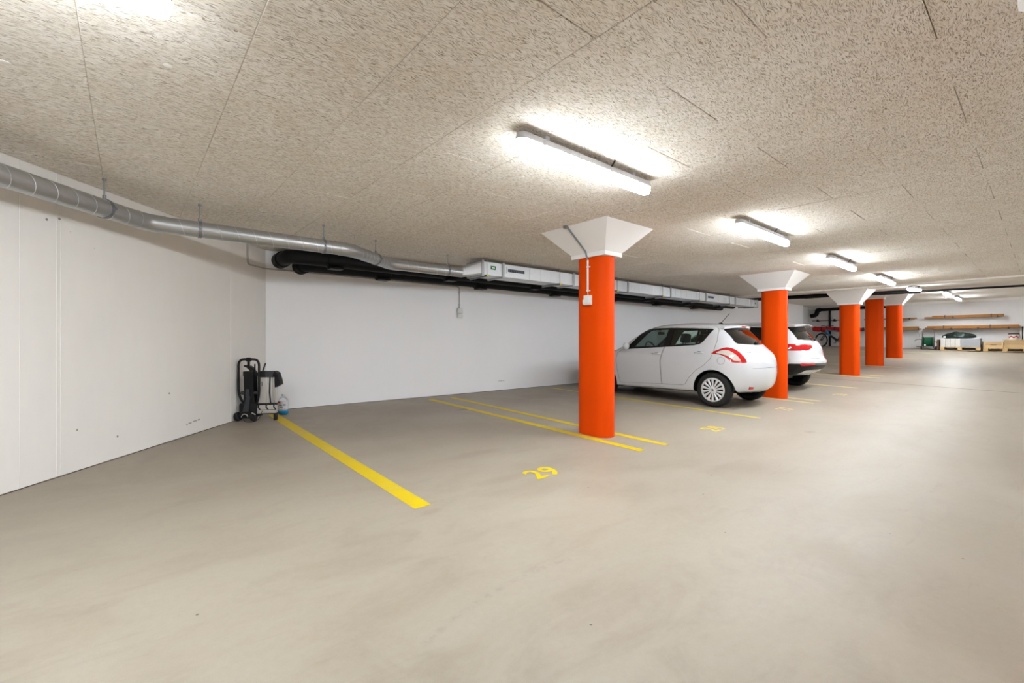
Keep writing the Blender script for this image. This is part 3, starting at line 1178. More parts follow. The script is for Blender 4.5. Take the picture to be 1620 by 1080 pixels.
for (a, b) in ((4.683, 4.70), (4.704, 4.716), (4.72, 4.738)):
    b_.box(a, RYA - 0.0055, RZ0 + 0.122, b, RYA - 0.0038, RZ0 + 0.140)
b_.build('print', M['signwhite'], sg)
b_ = MB()
b_.lathe([(0.0, 0.0), (0.025, 0.0), (0.025, 0.01)], 12, Matrix.Translation((15.40, RYA - 0.001, RZ0 + 0.11)) @ Matrix.Rotation(pi / 2, 4, 'X'))
b_.build('test_port', M['black'], rd)

# ------------------------------------------------------------------ black insulated pipes under the ceiling
def black_pipe(name, label, path, r, collars, rad=0.16, clampz=True):
    pth = fillet(path, rad, 8)
    t_ = thing(name, label, 'pipe', path[1])
    b1 = MB()
    b1.tube(pth, r, 22)
    b1.build('pipe', M['blackpipe'], t_)
    for (x, y, z) in collars:
        b2 = MB()
        b2.tube([(x - 0.13, y, z), (x - 0.12, y, z), (x + 0.12, y, z), (x + 0.13, y, z)], [r, r + 0.014, r + 0.014, r], 22)
        b2.build('collar', M['blackpipe'], t_)
        b3 = MB()
        b3.box(x - 0.10, y - r - 0.02, z - r - 0.034, x + 0.10, y + r * 0.5, z - r - 0.006)
        b3.build('support_rail', M['black'], t_)
    return t_


cxs = [2.46, 4.56, 6.72, 8.86, 11.0, 13.2, 15.3]
pf = black_pipe('insulated_pipe', 'front black insulated pipe with elbow along the top of the back wall', [(1.80, BACK_Y + 0.05, 2.53), (1.80, 7.20, 2.53), (16.40, 7.20, 2.53)], 0.105, [(x, 7.20, 2.53) for x in cxs], 0.2)
pr_ = black_pipe('insulated_pipe', 'rear black insulated pipe, its elbow leaving the back wall further right', [(2.10, BACK_Y + 0.05, 2.47), (2.10, 7.47, 2.47), (16.05, 7.47, 2.47)], 0.108, [(x + 0.9, 7.47, 2.47) for x in cxs[:-1]], 0.14)
for (pp, x, z, rr_) in ((pf, 1.80, 2.53, 0.105), (pr_, 2.10, 2.47, 0.108)):
    b_ = MB()
    b_.tube([(x, BACK_Y - 0.22, z), (x, BACK_Y - 0.20, z), (x, BACK_Y + 0.02, z)], [rr_, rr_ + 0.018, rr_ + 0.018], 22)
    b_.build('wall_collar', M['blackpipe'], pp)
# cross pipe over the joint
t = thing('cross_pipe', 'thin black pipe crossing the ceiling at the floor joint', 'pipe', (16.4, 7.6, cz(16.64) - 0.07))
b_ = MB()
pz_ = lambda y: 2.60 + 0.024 * y
b_.tube([(16.64, 7.1, pz_(7.1)), (16.64, 4.8, pz_(4.8)), (16.64, 4.3, pz_(4.3)), (16.64, 2.6, pz_(2.6)), (16.64, 2.2, pz_(2.2)), (16.64, -6.5, pz_(-2))], [0.068, 0.068, 0.055, 0.055, 0.028, 0.022], 14)
b_.build('pipe', M['blackpipe'], t)
for y in (6.4, 4.9, 2.35):
    b_ = MB()
    b_.tube([(16.64, y - 0.12, pz_(y)), (16.64, y + 0.12, pz_(y))], 0.074 if y > 3 else 0.062, 14)
    b_.build('collar', M['black'], t)

# ------------------------------------------------------------------ wall conduit and junction box
t = thing('wall_socket', 'small white box at the end of thin conduit on the back wall', 'switch', (5.14, BACK_Y, 1.85))
yc = BACK_Y - 0.014
q0 = LW(-3.776, 6.46)
q1 = LW(-3.776, 6.925)
path = [(q0[0], q0[1], CEIL - 0.002), (q0[0], q0[1], 2.375), (q1[0], q1[1], 2.385), (q1[0] + 0.03, yc, 2.385), (5.14, yc, 2.385), (5.14, yc, 1.97)]
b_ = MB()
b_.tube(fillet(path, 0.06, 5), 0.0115, 8)
b_.build('conduit', M['greyplastic'], t)
for x in [2.0 + 0.42 * i for i in range(8)]:
    b_ = MB()
    b_.box(x - 0.008, yc - 0.013, 2.372, x + 0.008, BACK_Y + 0.001, 2.386)
    b_.build('clip', M['greyplastic'], t)
for z in (2.26, 2.02):
    b_ = MB()
    b_.box(5.126, yc - 0.013, z - 0.008, 5.154, BACK_Y + 0.001, z + 0.008)
    b_.build('clip', M['greyplastic'], t)
for (za, zb) in ((1.745, 1.838), (1.842, 1.945)):
    b_ = MB()
    b_.box(5.085, BACK_Y - 0.062, za, 5.195, BACK_Y, zb, 0.006)
    b_.build('box', M['whiteplastic'], t)
b_ = MB()
b_.tube([(5.14, yc, 1.94), (5.14, yc, 1.975)], 0.016, 8)
b_.build('gland', M['greyplastic'], t)

# ------------------------------------------------------------------ cars
def interp(pts, t):
    # monotone-ish Catmull-Rom through (t, value) pairs
    if t <= pts[0][0]:
        return pts[0][1]
    if t >= pts[-1][0]:
        return pts[-1][1]
    for i in range(len(pts) - 1):
        if pts[i][0] <= t <= pts[i + 1][0]:
            break
    x0, y0 = pts[i]
    x1, y1 = pts[i + 1]

    def slope(k):
        if k == 0 or k == len(pts) - 1:
            a, b = (0, 1) if k == 0 else (k - 1, k)
            return (pts[b][1] - pts[a][1]) / (pts[b][0] - pts[a][0])
        s1 = (pts[k][1] - pts[k - 1][1]) / (pts[k][0] - pts[k - 1][0])
        s2 = (pts[k + 1][1] - pts[k][1]) / (pts[k + 1][0] - pts[k][0])
        return 0 if s1 * s2 <= 0 else 2 * s1 * s2 / (s1 + s2)
    h = x1 - x0
    u = (t - x0) / h
    m0, m1 = slope(i) * h, slope(i + 1) * h
    return y0 * (2 * u ** 3 - 3 * u * u + 1) + m0 * (u ** 3 - 2 * u * u + u) + y1 * (-2 * u ** 3 + 3 * u * u) + m1 * (u ** 3 - u * u)


def polycurve(pts):
    L = [0.0]
    for i in range(1, len(pts)):
        L.append(L[-1] + hypot(pts[i][0] - pts[i - 1][0], pts[i][1] - pts[i - 1][1]))
    T = [l / L[-1] for l in L]
    py = [(t, p[0]) for t, p in zip(T, pts)]
    pz = [(t, p[1]) for t, p in zip(T, pts)]
    return lambda t: (interp(py, t), interp(pz, t)), L[-1]


class Hull:
    def __init__(s, top, rear, front, bot, width, rho, plan=None):
        s.top, s.lt = polycurve(top)
        s.rear, s.lr = polycurve(rear)
        s.front, s.lf = polycurve(front)
        s.bot, s.lb = polycurve(bot)
        s.width = width
        s.rho = rho              # (top, bottom, rear, front)
        s.plan = plan

    def P(s, a, b):
        T, B, R, Fr = s.top(a), s.bot(a), s.rear(b), s.front(b)
        c00, c10, c01, c11 = s.bot(0), s.bot(1), s.top(0), s.top(1)
        return tuple((1 - b) * B[i] + b * T[i] + (1 - a) * R[i] + a * Fr[i] - ((1 - a) * (1 - b) * c00[i] + a * (1 - b) * c10[i] + (1 - a) * b * c01[i] + a * b * c11[i]) for i in (0, 1))

    def E(s, q, n_=2.4):
        if q >= 1:
            return 1.0
        q = max(q, 0.0)
        return (1 - (1 - q) ** n_) ** (1 / n_)

    def pt(s, a, b):
        y, z = s.P(a, b)
        T, B, R, Fr = s.top(a), s.bot(a), s.rear(b), s.front(b)
        dt = (1 - b) * abs(T[1] - B[1])
        db = b * abs(T[1] - B[1])
        dr = a * abs(Fr[0] - R[0])
        df = (1 - a) * abs(Fr[0] - R[0])
        w = interp(s.width, z)
        if s.plan:
            w *= interp(s.plan, y)
        x = w * s.E(dt / s.rho[0]) * s.E(db / s.rho[1]) * s.E(dr / s.rho[2]) * s.E(df / s.rho[3])
        return x, y, z

    def knots(s, L, r0, r1, n0, nm, n1):
        k0, k1 = r0 / L, r1 / L
        out = [k0 * (i / n0) ** 2.2 for i in range(n0)]
        out += [k0 + (1 - k0 - k1) * i / nm for i in range(nm + 1)]
        out += [1 - k1 * (i / n1) ** 2.2 for i in range(n1 - 1, -1, -1)]
        return out

    def mesh(s, nm=54, nz=22, ne=9):
        A = s.knots(s.lt, s.rho[2], s.rho[3], ne, nm, ne)
        B = s.knots(1.25, s.rho[1], s.rho[0], ne - 2, nz, ne)
        nb = len(B)
        na = len(A)
        vs_, idx = [], {}
        fs_ = []
        for side in (1, -1):
            for i, a in enumerate(A):
                for j, b in enumerate(B):
                    edge = i in (0, na - 1) or j in (0, nb - 1)
                    if edge and side == -1:
                        idx[(side, i, j)] = idx[(1, i, j)]
                        continue
                    x, y, z = s.pt(a, b)
                    if edge:
                        x = 0
                    idx[(side, i, j)] = len(vs_)
                    vs_.append(Vector((side * x, y, z)))
            for i in range(na - 1):
                for j in range(nb - 1):
                    q = (idx[(side, i, j)], idx[(side, i + 1, j)], idx[(side, i + 1, j + 1)], idx[(side, i, j + 1)])
                    fs_.append(q if side == 1 else q[::-1])
        return vs_, fs_


def hull_normals(vs_, fs_):
    bm = bmesh.new()
    bv = [bm.verts.new(v) for v in vs_]
    for f in fs_:
        bm.faces.new([bv[i] for i in f])
    bm.normal_update()
    N = [v.normal.copy() for v in bv]
    # outward check
    vol = bm.calc_volume(signed=True)
    bm.free()
    return N, vol


def shell(vs_, fs_, N, o0, o1):
    k = MB()
    k.add([v - n_ * o0 for v, n_ in zip(vs_, N)], fs_)
    k.cur = 1
    k.add([v - n_ * o1 for v, n_ in zip(vs_, N)], [tuple(reversed(f)) for f in fs_])
    return k


def raw(k, mats):
    me = bpy.data.meshes.new('tmp')
    me.from_pydata(k.v, [], k.f)
    for m in mats:
        me.materials.append(m)
    for p, i in zip(me.polygons, k.mi):
        p.material_index = i
    me.update()
    return me


def boolean(meA, cutter, op):
    if not isinstance(cutter, bpy.types.Mesh):
        cutter.mi = [1] * len(cutter.f)
    meB = cutter if isinstance(cutter, bpy.types.Mesh) else raw(cutter, [M['trim'], M['trim']])
    a = bpy.data.objects.new('ba', meA)
    b = bpy.data.objects.new('bb', meB)
    COL.objects.link(a)
    COL.objects.link(b)
    md = a.modifiers.new('b', 'BOOLEAN')
    md.operation = op
    md.object = b
    md.solver = 'MANIFOLD'
    bpy.context.view_layer.update()
    res = bpy.data.meshes.new_from_object(a.evaluated_get(bpy.context.evaluated_depsgraph_get()))
    if len(res.polygons) == 0:
        md.solver = 'EXACT'
        bpy.context.view_layer.update()
        res = bpy.data.meshes.new_from_object(a.evaluated_get(bpy.context.evaluated_depsgraph_get()))
    bpy.data.objects.remove(a)
    bpy.data.objects.remove(b)
    if meB is not cutter:
        bpy.data.meshes.remove(meB)
    return res


def inset(poly, d):
    n_ = len(poly)
    ar = sum(poly[i][0] * poly[(i + 1) % n_][1] - poly[(i + 1) % n_][0] * poly[i][1] for i in range(n_))
    sg_ = 1 if ar > 0 else -1
    out = []
    for i in range(n_):
        p, c, q = Vector(poly[i - 1]), Vector(poly[i]), Vector(poly[(i + 1) % n_])
        e1, e2 = (c - p).normalized(), (q - c).normalized()
        n1, n2 = Vector((-e1.y, e1.x)) * sg_, Vector((-e2.y, e2.x)) * sg_
        b = n1 + n2
        b = b / max(0.5, b.length_squared / 2) if b.length > 1e-6 else n1
        out.append(tuple(c + b * d))
    return out


def smooth_poly(pts, it=2):
    for _ in range(it):
        out = []
        for i in range(len(pts)):
            p, q = pts[i], pts[(i + 1) % len(pts)]
            out.append((0.75 * p[0] + 0.25 * q[0], 0.75 * p[1] + 0.25 * q[1]))
            out.append((0.25 * p[0] + 0.75 * q[0], 0.25 * p[1] + 0.75 * q[1]))
        pts = out
    return pts


def side_prism(poly, sgn, k=None, x0=0.22, x1=1.3):
    k = k or MB()
    k.prism(poly, (0, 0, 0), (0, 1, 0), (0, 0, 1), (sgn, 0, 0), x0, x1)
    return k


def cyl_x(y, z, r, x0, x1, n_=40, k=None):
    k = k or MB()
    k.prism([(y + r * cos(2 * pi * i / n_), z + r * sin(2 * pi * i / n_)) for i in range(n_)], (0, 0, 0), (0, 1, 0), (0, 0, 1), (1, 0, 0), x0, x1)
    return k


def put(name, me, parent, mats=None, smooth=28, label=None):
    if mats:
        me.materials.clear()
        for m in mats:
            me.materials.append(m)
    finish(me, smooth)
    o = link(name, me, parent)
    if label:
        o['label'] = label
    return o


def wheel_parts(car, x, y, r, w, side, spokes, rim):
    rot = Matrix.Translation((x, y, r)) @ Matrix.Rotation(side * pi / 2, 4, 'Y')
    h = w / 2
    k = MB()
    k.lathe([(rim, h - 0.012), (rim + 0.02, h - 0.003), (r - 0.055, h), (r - 0.022, h - 0.012), (r - 0.004, h - 0.034), (r, h - 0.06), (r, -h + 0.06), (r - 0.004, -h + 0.034), (r - 0.022, -h + 0.012),
             (r - 0.055, -h), (rim + 0.01, -h + 0.01), (rim - 0.01, 0)], 48, rot, closed=True)
    ty = k.build('tyre', M['rubber'], car, world=False, smooth=40)
    k = MB()
    for i in range(48):
        a = 2 * pi * i / 48
        for s_ in (-1, 1):
            k.box(-0.006, s_ * 0.02 if s_ > 0 else -(h - 0.03), r - 0.002, 0.006, (h - 0.03) if s_ > 0 else -0.02, r + 0.0015,
                  mat=Matrix.Translation((x, y, r)) @ Matrix.Rotation(a, 4, 'X') @ Matrix.Rotation(pi / 2, 4, 'Z') @ Matrix.Translation((0, 0, -0.0)))
    tr = k.build('tread', M['rubber'], ty, world=False, smooth=0)
    tr['kind'] = 'stuff'
    k = MB()
    k.lathe([(0.0, h - 0.05), (rim - 0.004, h - 0.05), (rim - 0.004, h - 0.04)], 36, rot)
    k.build('rim_well', M['black'], ty, world=False)
    k = MB()
    k.lathe([(rim - 0.028, h - 0.012), (rim - 0.022, h + 0.004), (rim - 0.004, h + 0.002), (rim + 0.004, h - 0.012), (rim - 0.01, h - 0.03), (rim - 0.026, h - 0.025)], 40, rot, closed=True)
    k.lathe([(0.0, h - 0.002), (0.022, h - 0.002), (0.024, h + 0.006), (0.055, h + 0.003), (0.062, h - 0.02), (0.0, h - 0.03)], 24, rot)
    for i in range(spokes):
        a = 2 * pi * i / spokes
        m_ = rot @ Matrix.Rotation(a, 4, 'Z')
        w0, w1 = 0.010, (rim - 0.03) * pi / spokes * 0.62
        vs_ = []
        for (rr, ww, zz) in ((0.05, w0, h - 0.002), (rim - 0.02, w1, h + 0.001)):
            vs_ += [m_ @ Vector((rr, -ww, zz - 0.006)), m_ @ Vector((rr, 0, zz + 0.003)), m_ @ Vector((rr, ww, zz - 0.006)), m_ @ Vector((rr, 0, zz - 0.025))]
        k.add(vs_, [(0, 1, 5, 4), (1, 2, 6, 5), (2, 3, 7, 6), (3, 0, 4, 7), (0, 3, 2, 1), (4, 5, 6, 7)])
    k.build('wheel_cover', M['wheelcap'], ty, world=False)
    k = MB()
    k.lathe([(0.0, h + 0.004), (0.018, h + 0.004), (0.02, h - 0.004)], 12, rot)
    k.build('cap_badge', M['badge'], ty, world=False)
    return ty


def seat(car, x, y, z, w=0.46, head=True, back=0.62, name='seat'):
    k = MB()
    k.box(x - w / 2, y - 0.02, z, x + w / 2, y + 0.48, z + 0.16, 0.05)
    m_ = Matrix.Translation((x, y, z + 0.1)) @ Matrix.Rotation(radians(14), 4, 'X')
    k.box(-w / 2, -0.1, 0, w / 2, 0.03, back, 0.05, mat=m_)
    so = k.build(name, M['seat'], car, world=False, smooth=50)
    if head:
        for dx in ([0] if w < 0.6 else [-0.36, 0.36]):
            k = MB()
            k.box(dx - 0.125, -0.09, back + 0.035, dx + 0.125, 0.015, back + 0.215, 0.04, mat=m_)
            k.tube([m_ @ Vector((dx - 0.05, -0.04, back - 0.02)), m_ @ Vector((dx - 0.05, -0.04, back + 0.06))], 0.007, 6)
            k.tube([m_ @ Vector((dx + 0.05, -0.04, back - 0.02)), m_ @ Vector((dx + 0.05, -0.04, back + 0.06))], 0.007, 6)
            k.build('headrest', M['seat'], so, world=False, smooth=50)
    return so


def surf_x(H, y, z, n_=60):
    # half width of the hull at (y, z) by search over the patch
    best = None
    for i in range(n_ + 1):
        for j in range(25):
            a, b = i / n_, j / 24
            py, pz = H.P(a, b)
            d = (py - y) ** 2 + (pz - z) ** 2
            if best is None or d < best[0]:
                best = (d, a, b)
    _, a, b = best
    st_ = 1 / n_
    for _ in range(24):
        for da, db in ((st_, 0), (-st_, 0), (0, st_), (0, -st_)):
            na, nb = min(1, max(0, a + da)), min(1, max(0, b + db))
            py, pz = H.P(na, nb)
            d = (py - y) ** 2 + (pz - z) ** 2
            if d < best[0]:
                best = (d, na, nb)
        a, b = best[1], best[2]
        st_ *= 0.6
    return H.pt(a, b)[0]


# ---- white hatchback: local origin on the floor under the middle of the rear axle, +Y forward
def make_hatch():
    cx, cy = 8.735, 3.825
    car = thing('hatchback_car', 'small white five door hatchback parked between the first two columns', 'car', (cx, cy, fz(cx, cy) + 0.004))
    top = [(-0.14, 1.447), (0.0, 1.482), (0.25, 1.515), (0.75, 1.535), (1.15, 1.52), (1.45, 1.465), (1.75, 1.29), (2.14, 1.035), (2.35, 0.985), (2.75, 0.90), (3.02, 0.79), (3.10, 0.70)]
    rear = [(-0.47, 0.255), (-0.575, 0.32), (-0.635, 0.45), (-0.655, 0.62), (-0.645, 0.78), (-0.605, 0.92), (-0.505, 1.03), (-0.425, 1.115), (-0.33, 1.24), (-0.21, 1.37), (-0.14, 1.447)]
    front = [(2.95, 0.20), (3.10, 0.25), (3.20, 0.40), (3.21, 0.52), (3.17, 0.63), (3.10, 0.70)]
    bot = [(-0.47, 0.255), (0.0, 0.22), (0.6, 0.20), (2.2, 0.19), (2.95, 0.20)]
    width = [(0.15, 0.79), (0.28, 0.812), (0.42, 0.828), (0.62, 0.842), (0.80, 0.846), (0.95, 0.830), (1.02, 0.800), (1.10, 0.765), (1.25, 0.705), (1.40, 0.640), (1.55, 0.58)]
    H = Hull(top, rear, front, bot, width, (0.105, 0.13, 0.50, 0.55))
    vs_, fs_ = H.mesh()
    N, vol = hull_normals(vs_, fs_)
    if vol < 0:
        fs_ = [tuple(reversed(f)) for f in fs_]
        N = [-n_ for n_ in N]
    sh = raw(shell(vs_, fs_, N, 0.0, 0.028), [M['paint'], M['cabin']])
    gl = raw(shell(vs_, fs_, N, 0.006, 0.010), [M['cglass'], M['cglass']])
    tm = raw(shell(vs_, fs_, N, 0.002, 0.022), [M['trim'], M['cabin']])
    wheel_r = 0.308
    # side glazing, seen from the side as (y, z)
    dlo = [(1.90, 1.005), (1.86, 1.03), (1.56, 1.335), (1.44, 1.418), (1.30, 1.432), (0.80, 1.434), (0.10, 1.402), (0.075, 1.385), (0.16, 1.245), (0.215, 1.165), (0.28, 1.118), (0.38, 1.098), (1.03, 1.058)]
    gf = [(1.66, 1.062), (1.43, 1.320), (1.34, 1.392), (0.965, 1.404), (1.00, 1.083)]
    gr = [(0.87, 1.090), (0.845, 1.402), (0.36, 1.388), (0.36, 1.122)]
    gq = [(0.325, 1.126), (0.325, 1.384), (0.135, 1.372), (0.20, 1.26), (0.25, 1.185)]
    dfront = [(1.01, 0.345), (1.035, 0.80), (0.985, 1.00), (0.93, 1.30), (0.905, 1.452), (1.42, 1.442), (1.55, 1.385), (1.78, 1.15), (1.93, 1.00), (2.04, 0.93), (2.075, 0.80), (2.055, 0.60), (1.99, 0.33), (1.95, 0.305)]
    drear = [(1.002, 0.345), (0.575, 0.352), (0.52, 0.375), (0.44, 0.50), (0.32, 0.63), (0.16, 0.735), (0.04, 0.85), (-0.01, 0.97), (-0.035, 1.20), (-0.005, 1.39), (0.03, 1.422), (0.895, 1.452), (0.92, 1.30), (0.977, 1.00), (1.027, 0.80)]
    bvh = BVHTree.FromPolygons(vs_, fs_)
    rear_y = lambda x, z: (bvh.ray_cast(Vector((x, -3, z)), Vector((0, 1, 0)))[0] or Vector((0, -0.5, 0))).y
    # window, door and wheel openings
    body = sh
    doors = []
    for sgn in (-1, 1):
        for nm, poly in (('front_door', dfront), ('rear_door', drear)):
            dm = boolean(sh.copy(), side_prism(inset(poly, 0.005), sgn), 'INTERSECT')
            dm = boolean(dm, side_prism(dlo, sgn), 'DIFFERENCE')
            doors.append((nm, dm, sgn))
    for sgn in (-1, 1):
        body = boolean(body, side_prism(dfront, sgn), 'DIFFERENCE')
        body = boolean(body, side_prism(drear, sgn), 'DIFFERENCE')
        body = boolean(body, side_prism(dlo, sgn), 'DIFFERENCE')
    k = cyl_x(0, 0.305, 0.362, -1.2, -0.55)
    cyl_x(0, 0.305, 0.362, 0.55, 1.2, k=k)
    cyl_x(2.43, 0.305, 0.362, -1.2, -0.55, k=k)
    cyl_x(2.43, 0.305, 0.362, 0.55, 1.2, k=k)
    body = boolean(body, k, 'DIFFERENCE')
    # doors near the rear wheel are trimmed by the same arch
    # rear window and windscreen
    rw = [(-0.535, 1.125), (-0.56, 1.150), (-0.525, 1.385), (-0.49, 1.41), (0.49, 1.41), (0.525, 1.385), (0.56, 1.150), (0.535, 1.125), (0.0, 1.10)]
    kr = MB().prism(rw, (0, 0, 0), (1, 0, 0), (0, 0, 1), (0, -1, 0), -0.02, 0.9)
    body = boolean(body, kr, 'DIFFERENCE')
    put('rear_window', boolean(gl.copy(), kr, 'INTERSECT'), car, [M['dglass'], M['dglass']])
    ws = [(-0.62, 1.055), (-0.50, 1.445), (0.50, 1.445), (0.62, 1.055), (0.0, 1.035)]
    kw = MB().prism(ws, (0, 0, 0), (1, 0, 0), (0, 0, 1), (0, 1, 0), 1.42, 2.6)
    body = boolean(body, kw, 'DIFFERENCE')
    put('windscreen', boolean(gl.copy(), kw, 'INTERSECT'), car, [M['cglass'], M['cglass']])
    # tail lamps: the outline is seen obliquely from the rear corner
    for sgn in (-1, 1):
        dirv = Vector((0.905 * -sgn, 0.425, 0))
        e1 = Vector((0.425 * -sgn, -0.905, 0))
        org = Vector((0.72 * sgn, -0.42, 0))
        zoom = lambda pl: [(-0.165 + (a + 0.165) * 1.16, 0.935 + (b - 0.94) * 1.20) for a, b in pl]
        lo = smooth_poly(zoom([(-0.43, 0.955), (-0.385, 0.985), (-0.24, 1.045), (-0.165, 1.052), (-0.07, 1.02), (0.02, 0.95), (0.085, 0.84), (0.07, 0.825), (-0.09, 0.828), (-0.14, 0.84), (-0.20, 0.905), (-0.28, 0.945)]), 2)
        li = smooth_poly(zoom([(-0.37, 0.965), (-0.24, 1.018), (-0.15, 1.005), (-0.05, 0.935), (0.0, 0.862), (-0.012, 0.852), (-0.10, 0.855), (-0.16, 0.915), (-0.25, 0.95)]), 2)
        ko = MB().prism(lo, org, e1, (0, 0, 1), dirv, -0.6, 0.34)
        ki = MB().prism(li, org, e1, (0, 0, 1), dirv, -0.6, 0.34)
        lamp = boolean(sh.copy(), MB().prism(inset(lo, 0.003), org, e1, (0, 0, 1), dirv, -0.6, 0.34), 'INTERSECT')
        lens = boolean(lamp.copy(), MB().prism(inset(li, 0.002), org, e1, (0, 0, 1), dirv, -0.6, 0.34), 'INTERSECT')
        lamp = boolean(lamp, ki, 'DIFFERENCE')
        body = boolean(body, ko, 'DIFFERENCE')
        lobj = put('tail_lamp', lamp, car, [M['redlamp'], M['redlamp']], label='red tail lamp with pale centre lens')
        put('clear_lens', lens, lobj, [M['clearlamp'], M['clearlamp']], label='pale clear lens')
        # headlamps
        hp = smooth_poly([(0.30, 0.66), (0.40, 0.80), (0.62, 0.92), (0.76, 0.90), (0.72, 0.76), (0.55, 0.66)], 2)
        hp = [(sgn * a, b) for a, b in hp]
        kh = MB().prism(hp, (0, 0, 0), (1, 0, 0), (0, 0, 1), (0, 1, 0), 2.5, 3.6)
        hl = boolean(sh.copy(), kh, 'INTERSECT')
        body = boolean(body, kh, 'DIFFERENCE')
        put('headlamp', hl, car, [M['clearlamp'], M['clearlamp']])
    # fuel flap on the left rear wing
    kf = MB().prism([(-0.155 + 0.066 * cos(2 * pi * i / 28), 0.832 + 0.066 * sin(2 * pi * i / 28)) for i in range(28)], (0, 0, 0), (0, 1, 0), (0, 0, 1), (-1, 0, 0), 0.3, 1.2)
    kf2 = MB().prism([(-0.155 + 0.0625 * cos(2 * pi * i / 28), 0.832 + 0.0625 * sin(2 * pi * i / 28)) for i in range(28)], (0, 0, 0), (0, 1, 0), (0, 0, 1), (-1, 0, 0), 0.3, 1.2)
    put('fuel_flap', boolean(sh.copy(), kf2, 'INTERSECT'), car)
    body = boolean(body, kf, 'DIFFERENCE')
    # bumper and hatch joint: a thin cut across the rear
    kb = MB().prism([(-0.9, 0.700), (-0.9, 0.704), (-0.52, 0.704), (-0.50, 0.79), (-0.495, 0.79), (-0.515, 0.700)], (0, 0, 0), (0, 1, 0), (0, 0, 1), (1, 0, 0), -0.55, 0.55)
    body = boolean(body, kb, 'DIFFERENCE')
    for p in body.polygons:
        if p.center.z < 0.235 and p.normal.z < -0.5:
            p.material_index = 1
    put('body', body, car)
    for nm, dm, sgn in doors:
        d_ = put(nm, dm, car)
        if nm == 'front_door':
            hy, hz = 1.125, 0.935
        else:
            hy, hz = 0.255, 0.965
        xh = surf_x(H, hy, hz)
        k = MB()
        k.tube(fillet([(sgn * (xh - 0.01), hy - 0.085, hz), (sgn * (xh + 0.028), hy - 0.07, hz + 0.004), (sgn * (xh + 0.03), hy + 0.06, hz + 0.006), (sgn * (xh - 0.01), hy + 0.085, hz)], 0.03, 4), 0.0125, 8)
        k.build('handle', M['paint'], d_, world=False)
        k = MB()
        k.lathe([(0.0, 0.0), (0.045, 0.0), (0.05, -0.01)], 16, Matrix.Translation((sgn * (xh + 0.001), hy, hz)) @ Matrix.Rotation(sgn * pi / 2, 4, 'Y') @ Matrix.Scale(0.6, 4, (1, 0, 0)))
        k.build('handle_recess', M['badge'], d_, world=False)
    for sgn in (-1, 1):
        fr = boolean(tm.copy(), side_prism(inset(dlo, 0.001), sgn), 'INTERSECT')
        for poly in (gf, gr, gq):
            fr = boolean(fr, side_prism(poly, sgn), 'DIFFERENCE')
        fo = put('window_surround', fr, car)
        for poly in (gf, gr, gq):
            put('pane', boolean(gl.copy(), side_prism(inset(poly, -0.004), sgn), 'INTERSECT'), fo, [M['cglass'], M['cglass']])
        # mirror
        k = MB()
        mt = Matrix.Translation((sgn * 0.905, 1.77, 1.075)) @ Matrix.Diagonal((0.085, 0.055, 0.075, 1))
        k.lathe([(0.0, -1.0), (0.5, -0.92), (0.82, -0.62), (1.0, -0.1), (0.97, 0.35), (0.75, 0.75), (0.4, 0.95), (0.0, 1.0)], 18, mt)
        mo = k.build('door_mirror', M['paint'], car, world=False, smooth=60)
        k = MB()
        k.box(sgn * 0.77 - 0.03, 1.74, 1.02, sgn * 0.83 + 0.03, 1.80, 1.05, 0.008)
        k.build('mirror_arm', M['trim'], mo, world=False)
        # wheel arch liners
        for wy in (0.0, 2.43):
            k = MB()
            pr = [(wy + 0.360 * cos(a), 0.305 + 0.360 * sin(a)) for a in [pi * i / 24 for i in range(25)]]
            vs2 = [(sgn * 0.50, a, b) for a, b in pr] + [(sgn * 0.80, a, b) for a, b in pr]
            k.add(vs2, [(i, i + 1, i + 26, i + 25) for i in range(24)])
            k.add([(sgn * 0.50, a, b) for a, b in pr], [tuple(range(25))])
            k.build('arch_liner', M['black'], car, world=False)
            wheel_parts(car, sgn * 0.735, wy, wheel_r, 0.185, sgn, 14, 0.212)
    # spoiler over the hatch glass
    k = MB()
    nn = 20
    rows = []
    for i in range(nn + 1):
        t_ = -1 + 2 * i / nn
        x = 0.545 * t_
        sag = 0.030 * abs(t_) ** 2.4
        yb = -0.20 + 0.11 * abs(t_) ** 2.6
        yt = 0.14 + 0.06 * abs(t_) ** 2
        rows.append([(x, yt, 1.494 - sag - 0.022), (x, 0.0, 1.494 - sag * 1.1 - 0.004), (x, yb + 0.02, 1.468 - sag), (x, yb, 1.454 - sag), (x, yb + 0.008, 1.424 - sag), (x, yb + 0.10, 1.418 - sag), (x, yt, 1.43 - sag)])
    vs2 = [p for r in rows for p in r]
    m_ = 7
    k.add(vs2, [(i * m_ + j, i * m_ + (j + 1) % m_, (i + 1) * m_ + (j + 1) % m_, (i + 1) * m_ + j) for i in range(nn) for j in range(m_)] + [tuple(range(m_)), tuple(nn * m_ + j for j in range(m_ - 1, -1, -1))])
    sp = k.build('roof_spoiler', M['paint'], car, world=False, smooth=40)
    k = MB()
    k.box(-0.095, -0.209, 1.430, 0.095, -0.19, 1.451, 0.004)
    k.build('brake_light', M['redlamp'], sp, world=False)
    # antenna
    k = MB()
    k.lathe([(0.034, 0.0), (0.028, 0.012), (0.012, 0.026), (0.0, 0.028)], 14, Matrix.Translation((0, 0.24, 1.508)) @ Matrix.Diagonal((0.8, 1.6, 1, 1)))
    k.tube([(0, 0.23, 1.525), (0, 0.07, 1.70)], [0.006, 0.0035], 8)
    k.build('antenna', M['black'], car, world=False)
    # rear wiper
    k = MB()
    k.lathe([(0.028, 0), (0.028, 0.02), (0.012, 0.035), (0, 0.035)], 12, Matrix.Translation((0.0, -0.405, 1.135)) @ Matrix.Rotation(radians(60), 4, 'X'))
